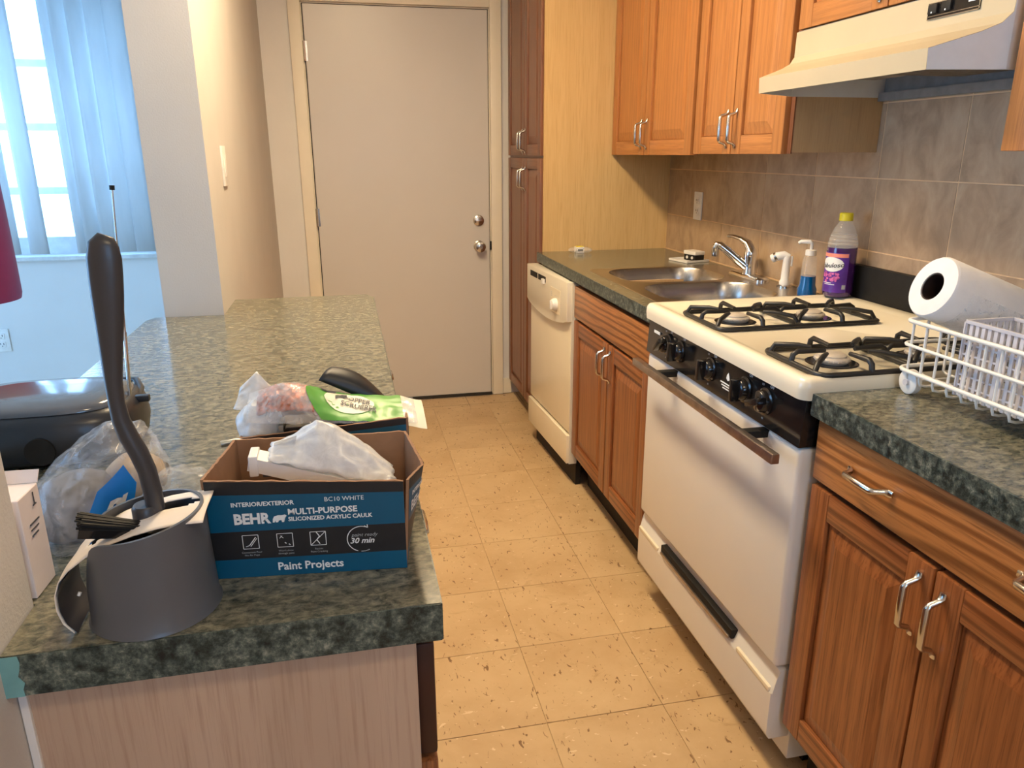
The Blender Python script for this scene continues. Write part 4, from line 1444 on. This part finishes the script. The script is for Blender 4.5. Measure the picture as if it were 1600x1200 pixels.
# contents of the caulk carton
def film_sheet(name, label, mat, pts_fn, nu, nv, parent=None, thick=.0006):
    return put(name, grid(nb(), nu, nv, pts_fn), mat, parent, smooth=60, thick=thick)
t = thing('plastic_trim_strip', (-.03, .82, .95), 'white plastic trim piece leaning inside the caulk carton', 'trim piece')
def strip(P0, P1, wdt, hgt, th):
    bm = nb()
    P0, P1 = V(P0), V(P1)
    d = (P1 - P0).normalized()
    s, u = frame(d)
    prof_ = [(-wdt, 0), (wdt, 0), (wdt, -hgt), (wdt - th, -hgt), (wdt - th, -th), (-wdt + th, -th), (-wdt + th, -hgt), (-wdt, -hgt)]
    loops = [[P0 + d * 0 + s * a + u * b for a, b in prof_], [P1 + s * a + u * b for a, b in prof_]]
    loft(bm, loops)
    return bm
put('channel', strip((-.118, .822, 1.026), (.036, .786, .988), .013, .016, .002), 'white_plastic', t, smooth=0)
put('end_tab', box(nb(), -.122, -.112, .806, .838, 1.004, 1.028, .002), 'white_plastic', t)
put('slot', box(nb(), -.108, -.094, .8085, .8100, 1.002, 1.012), 'print_dark', t, smooth=0)
def bagfn(u, v):
    x = -.100 + .134 * u
    ridge = [(0, 1.030), (.18, 1.038), (.40, 1.057), (.55, 1.052), (.8, 1.026), (1, 1.000)]
    for (a, za), (b, zb) in zip(ridge, ridge[1:]):
        if a <= u <= b:
            zr = za + (zb - za) * (u - a) / (b - a)
            break
    y = .802 + .062 * v - .028 * u
    zf = 1.024 - .034 * u
    if v < .65:
        z = zf + (zr - zf) * math.sin(v / .65 * PI / 2)
    else:
        z = zr - .026 * ((v - .65) / .35) ** 1.4
    z += .0035 * noise.noise(V((u * 9, v * 9, 4)))
    return V((x + .004 * noise.noise(V((v * 8, u * 3, 2))), y, z))
pb = tag(film_sheet('plastic_bag', '', 'film_white', bagfn, 40, 24), 'milky plastic bag bunched up inside the caulk carton', 'plastic bag')
def curlfn(u, v):
    a = -.3 + v * 2.4
    return V((-.100 + .026 * u + .006 * v, .826 + .016 * math.cos(a) - .01 * u, 1.012 + .026 * v + .012 * math.sin(a) * u))
put('curled_corner', grid(nb(), 8, 10, curlfn), 'film_white', pb, smooth=60)
put('twisted_end', crumple((.022, .792, .982), .016, .014, .012, 8, 60, .5), 'film_white', pb, smooth=40)
t = thing('dark_package', (-.09, .82, .92), 'dark brown package in clear wrap at the bottom of the caulk carton', 'package')
put('package', box(nb(), -.140, .020, .776, .850, .918, .965, .006), 'dark_brown', t)
put('wrap', crumple((-.112, .812, .963), .035, .035, .016, 5, 30, .5), 'film_grey', t, smooth=30)

# second carton behind, brim full
U2 = V((1, -.03, 0)).normalized()
t, wall, O, U, Nn, Z = carton('scrubber_box', 'second black and blue carton just behind the caulk carton, packed full', (-.150, .926, ZL + .0005), U2, .209, .115, .10, 0, None)
W2, D2 = .209, .115
FL2, FR2 = O, O + U * W2
BL2, BR2 = O + Nn * D2, O + U * W2 + Nn * D2
put('bottom', prism(nb(), [(p.x, p.y) for p in (FL2, FR2, BR2, BL2)], 'z', ZL + .0005, ZL + .003), 'cardboard', t, smooth=0)
f2 = wall('front_wall', FL2, FR2, -Nn, .092, .106, .0, 'cardboard')
wall('back_wall', BL2, BR2, Nn, .092, .098, .0, 'cardboard')
wall('left_wall', FL2, BL2, -U, .086, .09, .0, 'cardboard')
r2w = wall('right_wall', FR2, BR2, U, .106, .098, .003, 'cardboard')
F2 = (FL2, FR2, -Nn, .092, .106, .0)
band(f2, *F2, 0, .055, 'box_black')
band(f2, *F2, .055, lambda u: .083 + .014 * u, 'box_blue')
band(f2, *F2, lambda u: .083 + .014 * u, lambda u: .0915 + .014 * u, 'box_black')
R2 = (FR2, BR2, U, .106, .098, .003)
band(r2w, *R2, 0, .055, 'box_black')
band(r2w, *R2, .055, .090, 'box_blue')
band(r2w, *R2, .090, .0975, 'box_black')
# black bent flap standing up at the back right
def flap(u, v):
    # wide lid flap hinged on the back right, bent forward over the contents
    top = V((-.032, 1.034, 1.062)).lerp(V((.054, 1.012, 1.008)), u) + V((0, 0, .012 * math.sin(PI * min(1, u * 1.25))))
    low = V((-.050, 1.000, 1.054)).lerp(V((.056, .998, 1.000)), u)
    return low.lerp(top, v) + V((0, -.008 * math.sin(PI * v), .005 * math.sin(PI * v)))
put('bent_flap', grid(nb(), 16, 6, flap), 'box_black', t, smooth=40, thick=.003)
fp = [flap(k / 16, 1) for k in range(17)]
put('torn_edge', tube(nb(), fp, .0016, 5), 'cardboard_edge', t)
# contents: clear bag, scrubber pack, black case, rod, pale slab
pk = thing('black_case', (.0, .97, .92), 'black flat case filling the second carton under the scrubber pack', 'case')
put('case_body', box(nb(), -.098, .052, .934, .99, .920, 1.012, .003), 'black_gloss', pk)
put('case_lip', box(nb(), -.100, -.094, .931, .965, .99, 1.018, .001), 'rod_grey', pk)
tag(put('pale_slab', box(nb(), -.088, .03, .9305, .9335, .975, 1.004, .0008), 'carton_pink'), 'pale cardboard slip wedged in front of the black case', 'cardboard')
tag(put('grey_rod', tube(nb(), [(-.168, .918, 1.004), (-.150, .9215, 1.005), (-.138, .924, 1.001), (-.128, .932, .985), (-.122, .94, .95)], .0042, 10), 'rod_grey', smooth=60), 'bent grey metal rod sticking out of the second carton', 'rod')
cbag = thing('clear_bag', (-.13, .97, .95), 'clear plastic bag bulging out of the left end of the second carton', 'plastic bag')
put('bag_body', crumple((-.128, .972, .975), .030, .034, .036, 12, 26, .3), 'film_white', cbag, smooth=40)
def bagflap(u, v):
    return V((-.158 + .055 * u + .012 * v - .004 * v * v, .975 + .02 * v + .004 * noise.noise(V((u * 6, v * 6, 9))), 1.030 + .048 * v * (1 - .75 * abs(u - .42) / .58) - .012 * u))
put('bag_flap', grid(nb(), 12, 12, bagflap), 'film_white', cbag, smooth=60, thick=.0005)
# scrubber pack: flattened pillow, copper scrubbers on the left, green label on the right
sc = thing('scrubber_pack', (-.03, .97, 1.02), 'green-labelled bag of copper scrubbers lying across the second carton', 'scrubber pack')
def pack(u, v, lift=0.0):
    # u along length (left to right), v across (front to back)
    x = -.138 + .212 * u
    wid = .074 * (1 - .25 * max(0, .25 - u) * 4 * .6)
    y = .948 - wid / 2 + wid * v - .012 * u + .022
    base = 1.022 - .010 * u
    puff = (.026 * math.exp(-((u - .25) / .22) ** 2) + .004) * math.sin(PI * min(1, max(0, v))) ** .6
    tiltz = .022 * v * (1 - .5 * u)
    n_ = .0022 * noise.noise(V((u * 16, v * 7, 3)))
    return V((x, y, base + puff + tiltz + n_ + lift))
put('film', grid(nb(), 46, 20, lambda u, v: pack(u, v)), 'film_clear', sc, smooth=60, thick=.0006)
put('scrubbers', grid(nb(), 30, 16, lambda u, v: pack(.06 + .44 * u, .12 + .76 * v, -.0035 + .003 * noise.noise(V((u * 40, v * 26, 1))))), 'copper', sc, smooth=30, thick=.004)
def lab_pt(u, v):
    # label region in the pack's (u,v)
    return pack(u, v, .0012)
bm = nb()
for i in range(26):
    pass
def lab(u, v):
    uu = .43 + (.50 - .10 * math.sin(PI * v) * 1.1 * (1 - u)) * u
    st_ = .43 - .085 * math.sin(PI * v)
    uu = st_ + (.92 - st_) * u
    return lab_pt(uu, .02 + .96 * v)
gl = put('label', grid(nb(), 24, 18, lab), 'label_green', sc, smooth=60)
def ell(cu, cv, ru, rv, lift, mat, nm):
    bm = nb()
    n = 26
    c_ = bm.verts.new(pack(cu, cv, lift))
    r1 = [bm.verts.new(pack(cu + ru * .5 * math.cos(2 * PI * k / n), cv + rv * .5 * math.sin(2 * PI * k / n), lift)) for k in range(n)]
    r2_ = [bm.verts.new(pack(cu + ru * math.cos(2 * PI * k / n), cv + rv * math.sin(2 * PI * k / n), lift)) for k in range(n)]
    for k in range(n):
        bm.faces.new((c_, r1[k], r1[(k + 1) % n]))
        bm.faces.new((r1[k], r1[(k + 1) % n], r2_[(k + 1) % n], r2_[k]))
    put(nm, bm, mat, gl, smooth=60)
ell(.60, .50, .15, .33, .0020, 'label_cream', 'label_oval')
ell(.475, .82, .045, .11, .0026, 'print_dark', 'label_badge')
bm = nb()
grid(bm, 10, 3, lambda u, v: pack(.515 + .07 * u, .50 + .10 * v + .20 * u, .0030))
put('label_picture', bm, 'print_dark', gl, smooth=0)
for s, cu, cv in (('SCRUBBER', .650, .30), ('COPPER', .640, .52)):
    def f(a, b):
        return pack(cu + .045 - (b / .212) * .6 - a * .2, cv - (a / .060) * .40 + .1, .0034)
    put('printed_text', text_bm(s, .012, (0, 0, 0), (1, 0, 0), (0, 0, 1), 'CENTER', .0003, fn=lambda a, b: pack(cu + (a * .8 + b * .2) / .212, cv + (b - a * .15) / .060, .0034)), 'print_dark', gl, smooth=0)
def tail(u, v):
    p = pack(.92 + .08 * u, .02 + .96 * v, .001)
    return p + V((.012 * u, 0, -.006 * u - .006 * (1 - v)))
put('folded_end', grid(nb(), 8, 10, tail), 'label_cream', sc, smooth=60)

# ------------------------------------------------------------------ brush holder and brush
bxc, byc = -.2085, .7150
th_ = thing('brush_holder', (bxc, byc, ZL), 'round grey plastic brush holder at the front of the peninsula', 'brush holder')
def hold(ang, v, inner):
    a = ang
    rb, rtp = .0590, .0545
    # rim height: high on the right, deep notch on the left side
    h = .098 + .008 * math.cos(a)
    dl = abs((a - PI * 1.06 + PI) % (2 * PI) - PI)
    h -= .052 * (1 / (1 + math.exp((dl - .42) * 11)))
    z = h * v
    r = rb + (rtp - rb) * z / .105 + (.002 if v < .03 else 0)
    if inner:
        r -= .003
    return V((bxc + r * math.cos(a), byc + r * math.sin(a), ZL + .0006 + z + (.003 if inner and v == 0 else 0)))
bm = nb()
n = 72
rows = [0, .04, .3, .6, .85, 1]
A_ = [[bm.verts.new(hold(2 * PI * k / n, v, False)) for v in rows] for k in range(n)]
B_ = [[bm.verts.new(hold(2 * PI * k / n, v, True)) for v in rows] for k in range(n)]
for k in range(n):
    k2 = (k + 1) % n
    for j in range(len(rows) - 1):
        bm.faces.new((A_[k][j], A_[k2][j], A_[k2][j + 1], A_[k][j + 1]))
        bm.faces.new((B_[k][j], B_[k][j + 1], B_[k2][j + 1], B_[k2][j]))
    bm.faces.new((A_[k][-1], A_[k2][-1], B_[k2][-1], B_[k][-1]))
bm.faces.new([A_[k][0] for k in range(n)][::-1])
bm.faces.new([B_[k][0] for k in range(n)])
put('cup', bm, 'brush_grey', th_, smooth=40)
# bent paper tag: covers the mouth and hangs down the left side
path = [(-.149, 1.017), (-.168, 1.016), (-.190, 1.013), (-.212, 1.008), (-.235, 1.001), (-.254, .992), (-.270, .981), (-.279, .971), (-.2835, .958), (-.284, .943), (-.281, .928), (-.274, .916)]
def tagp(u, v, off=0.0):
    f = u * (len(path) - 1)
    i = min(int(f), len(path) - 2)
    k = f - i
    x = path[i][0] + (path[i + 1][0] - path[i][0]) * k
    z = path[i][1] + (path[i + 1][1] - path[i][1]) * k
    wid = .068 - .016 * max(0, u - .45)
    y = byc - .034 + wid * v + .004 * math.sin(u * 6)
    return V((x - off * .6 * u, y, z + .004 * (v - .3) + off + .0015 * math.sin(v * 5)))
bm = nb()
nu, nv = 44, 16
vv = [[bm.verts.new(tagp(i / nu, j / nv)) for j in range(nv + 1)] for i in range(nu + 1)]
for i in range(nu):
    for j in range(nv):
        u, v = (i + .5) / nu, (j + .5) / nv
        if ((u - .14) / .09) ** 2 + ((v - .66) / .16) ** 2 < 1:
            continue
        if ((u - .44) / .035) ** 2 + ((v - .38) / .10) ** 2 < 1:
            continue
        bm.faces.new((vv[i][j], vv[i + 1][j], vv[i + 1][j + 1], vv[i][j + 1]))
put('paper_tag', bm, 'paper_tag', th_, smooth=60, thick=.0008)
put('tag_back', grid(nb(), 20, 8, lambda u, v: tagp(.56 + .44 * u, .02 + .96 * v) + V((.0016 + .001 * u, 0, -.0012))), 'paper_tag_dark', th_, smooth=60)
put('tag_tie', tube(nb(), [(-.2665, .690, .952), (-.268, .689, .949)], .0016, 6), 'white_plastic', th_)

tb_ = thing('toilet_brush', (bxc, byc + .006, 1.0), 'toilet brush with a long dark grey handle standing in the holder', 'brush')
hy = byc + .008
put('collar', lathe(nb(), [(.0125, .998), (.0130, 1.006), (.0130, 1.018), (.0110, 1.021), (0, 1.021)], (-.2075, hy, 0), 24), 'brush_handle', tb_)
hp = [(-.2075, 1.015), (-.2080, 1.035), (-.2100, 1.056), (-.2150, 1.075), (-.2215, 1.092), (-.2255, 1.108), (-.2268, 1.125), (-.2265, 1.145), (-.2250, 1.165), (-.2232, 1.185), (-.2215, 1.205), (-.2200, 1.225), (-.2188, 1.243), (-.2178, 1.258), (-.2165, 1.270), (-.2135, 1.2775)]
wd = [.0085, .0085, .0085, .0088, .0088, .0080, .0074, .0078, .0092, .0108, .0125, .0138, .0145, .0146, .0125, .0070]
dp = [.0085, .0085, .0085, .0085, .0080, .0070, .0065, .0065, .0065, .0068, .0070, .0072, .0072, .0070, .006, .003]
HX = .0085
put('handle', tube(nb(), [(x + HX, hy, z) for x, z in hp], wd, 18, ry=dp, upv=V((0, -1, 0))), 'brush_handle', tb_, smooth=70)
put('bristle_head', crumple((-.2075, hy, .925), .034, .034, .038, 6, 60, .4), 'black_matte', tb_, smooth=30)
gb = thing('bristle_strip', (-.235, .700, 1.0), 'glossy black bristle strip poking out through the paper tag', 'brush strip')
P0, P1 = V((-.2090, .705, 1.002)), V((-.258, .690, 1.017))
dvec = (P1 - P0).normalized()
s_, u_ = frame(dvec)
bm = nb()
sh = [(-.009, -.0060), (.009, -.0060), (.009, .0025), (-.009, .0025)]
loft(bm, [[P0 + s_ * a * .8 + u_ * b * .8 for a, b in sh], [P1 + s_ * a + u_ * b for a, b in sh]])
put('backing', bm, 'black_gloss', gb, smooth=0)
bm = nb()
random.seed(7)
for k in range(34):
    a = random.uniform(-.009, .009)
    b_ = random.uniform(.0025, .014)
    e = random.uniform(-.003, .004)
    tube(bm, [P0 + s_ * a * .7 + u_ * b_ * .5, P1 + dvec * e + s_ * a + u_ * b_], .0011, 5)
o = put('bristles', bm, 'black_matte', gb, smooth=60)
o['kind'] = 'stuff'

# ------------------------------------------------------------------ carton by the near wall stub
kt = thing('white_carton', (-.365, .80, ZL), 'pale pinkish-white carton with its lid open, against the near wall', 'box')
Tk = Matrix.Translation(V((-.3300, .752, ZL + .0006))) @ Matrix.Rotation(-.05, 4, 'Z')
def kbox(a, nm, mat, bev=.0008):
    bm = nb()
    box(bm, *a, bev, 1)
    bm.transform(Tk)
    return put(nm, bm, mat, kt, smooth=0)
kbox((-.085, 0, 0, .045, 0, .108), 'carton_body', 'carton_pink')
bm = nb()
plane_poly(bm, [(-.085, .045, .108), (0, .045, .108), (.001, .052, .120), (-.085, .052, .120)])
bm.transform(Tk)
put('lid_flap', bm, 'carton_pink', kt, smooth=0, thick=.0012)
bm = nb()
for k in range(3):
    box(bm, .0003, .0008, .014, .034 - .003 * k, .074 - k * .006, .0755 - k * .006)
box(bm, .0003, .0008, .030, .0315, .090, .104)
box(bm, .0003, .0008, .027, .034, .090, .0915)
bm.transform(Tk)
put('printed_lines', bm, 'print_dark', kt, smooth=0)

# ------------------------------------------------------------------ clear bag with blue logo
bg_ = thing('shopping_bag', (-.33, .92, ZL), 'translucent plastic bag with a blue logo and grey bundle inside', 'plastic bag')
bc = V((-.312, .905, ZL))
put('grey_bundle', crumple((-.328, .900, ZL + .001), .058, .055, .042, 21, 12, .3), 'grey_cloth', bg_, smooth=50)
put('tan_bundle', crumple((-.275, .935, ZL + .020), .045, .045, .034, 4, 12, .3), 'tan_cloth', bg_, smooth=50)
def bagsurf(th, ph, off=0.0):
    d = V((math.cos(ph) * math.cos(th), math.cos(ph) * math.sin(th), math.sin(ph)))
    r = V((.082, .078, .100))
    sxx = 1 - .25 * max(0, d.z)
    p = V((d.x * r.x * sxx, d.y * r.y, max(d.z, -.35) * r.z))
    n_ = noise.ridged_multi_fractal(d * 2.6 + V((4, 1, 2)), .9, 2.1, 4, .9, 2.0)
    p *= (.90 + .07 * n_ + .05 * noise.noise(d * 2.2)) * (1 + off)
    p.z += .035
    p.x += .35 * max(0, p.z - .03)
    return bc + p + V((0, 0, .0008))
def bsf(u, v):
    return bagsurf(u * 2 * PI, -.36 + v * (PI / 2 + .35))
put('bag_film', grid(nb(), 64, 30, bsf), 'film_clear', bg_, smooth=45)
# logo decal lies on the film, facing the camera side
def bagsmooth(th, ph, k):
    d = V((math.cos(ph) * math.cos(th), math.cos(ph) * math.sin(th), math.sin(ph)))
    p = V((d.x * .082 * (1 - .25 * max(0, d.z)), d.y * .078, d.z * .100)) * k
    p.z += .035
    p.x += .35 * max(0, p.z - .03)
    return bc + p
LA = math.radians(301)
def logo(a, b):
    return bagsmooth(LA + a / .075, b / .085, 1.025)
poly = [(-.034, .010), (-.030, .036), (-.002, .058), (.014, .036), (.006, -.004), (-.03, -.020)]
bm = nb()
vs_ = [bm.verts.new((a, b, 0)) for a, b in poly]
fa_ = bm.faces.new(vs_)
bmesh.ops.triangulate(bm, faces=[fa_])
bmesh.ops.subdivide_edges(bm, edges=bm.edges[:], cuts=5, use_grid_fill=True)
for v in bm.verts:
    v.co = logo(v.co.x, v.co.y)
lg = put('logo_print', bm, 'logo_blue', bg_, smooth=60)
put('printed_text', text_bm('PL', .024, (0, 0, 0), (1, 0, 0), (0, 0, 1), 'CENTER', .0014, fn=lambda a, b: bagsmooth(LA + (a - .008 + b * .3) / .075, (b + .010 + a * .25) / .085, 1.05)), 'print_white', lg, smooth=0)

# small crumpled film and black hooks behind the brush holder
cf = thing('crumpled_film', (-.205, .875, ZL), 'small ball of crumpled clear film between brush holder and caulk carton', 'plastic film')
put('film_ball', crumple((-.208, .872, ZL + .0005), .046, .040, .045, 31, 34, .5), 'film_clear', cf, smooth=25)
tag(put('black_hook', tube(nb(), [(-.300, 1.000, .945), (-.275, .985, .958), (-.258, .975, .966), (-.247, .970, .962), (-.244, .968, .953), (-.250, .966, .947)], [.004, .004, .0038, .0035, .003, .002], 8), 'black_matte', smooth=60), 'small black plastic hook beside the plastic bag with the logo', 'hook')

# ------------------------------------------------------------------ portable radio
rd = thing('portable_radio', (-.44, 1.20, ZL), 'black portable radio with a raised telescopic antenna on the counter', 'radio')
RXC, RYC = -.462, 1.205
def rloop(hw, hd_, z, n=56, ex=3.2, dx=0, dy=0):
    out = []
    for k in range(n):
        a = 2 * PI * k / n
        ca, sa = math.cos(a), math.sin(a)
        out.append((RXC + dx + hw * math.copysign(abs(ca) ** (2 / ex), ca), RYC + dy + hd_ * math.copysign(abs(sa) ** (2 / ex), sa), z))
    return out
bm = nb()
loft(bm, [rloop(.122, .085, ZL + .001), rloop(.132, .096, ZL + .010), rloop(.137, .102, ZL + .035), rloop(.134, .098, ZL + .062), rloop(.126, .090, ZL + .074), rloop(.118, .082, ZL + .078)])
put('body', bm, 'radio_black', rd, smooth=50)
bm = nb()
loft(bm, [rloop(.119, .086, ZL + .0775), rloop(.118, .085, ZL + .082), rloop(.108, .076, ZL + .088), rloop(.070, .050, ZL + .092), rloop(.03, .02, ZL + .093)])
put('lid', bm, 'radio_lid', rd, smooth=60)
put('button', box(nb(), RXC - .06, RXC - .045, RYC - .074, RYC - .066, ZL + .076, ZL + .086, .002), 'black_gloss', rd)
put('speaker_port', lathe(nb(), [(.02, 0), (.02, -.004), (.012, -.004), (0, -.003)], (RXC + .02, RYC - .100, ZL + .030), 24, 'y'), 'black_matte', rd)
put('carry_handle', tube(nb(), [(RXC + .126, RYC + .01, ZL + .066), (RXC + .122, RYC + .05, ZL + .072), (RXC + .105, RYC + .094, ZL + .074), (RXC + .07, RYC + .104, ZL + .074), (RXC - .07, RYC + .104, ZL + .074), (RXC - .105, RYC + .094, ZL + .074), (RXC - .126, RYC + .01, ZL + .066)], [.006] * 7, 10, ry=[.004] * 7), 'radio_black', rd, smooth=60)
put('handle_hook', box(nb(), RXC + .120, RXC + .146, RYC - .004, RYC + .008, ZL + .064, ZL + .074, .002), 'radio_black', rd)
ab = V((RXC + .119, RYC - .004, ZL + .062))
at = V((-.3235, RYC, 1.300))
dv = (at - ab)
an = put('antenna', tube(nb(), [ab, ab + dv * .35], .0030, 8), 'chrome', rd, smooth=60)
put('antenna_stage', tube(nb(), [ab + dv * .35, ab + dv * .68], .0022, 8), 'chrome', an, smooth=60)
put('antenna_stage', tube(nb(), [ab + dv * .68, at], .0013, 8), 'nickel', an, smooth=60)
put('antenna_tip', tube(nb(), [at - dv * .012, at + dv * .008], .0036, 10), 'black_matte', an)

print('objects', len(bpy.data.objects), 'tris', sum(sum(len(p.vertices) - 2 for p in o.data.polygons) for o in bpy.data.objects if o.type == 'MESH'))
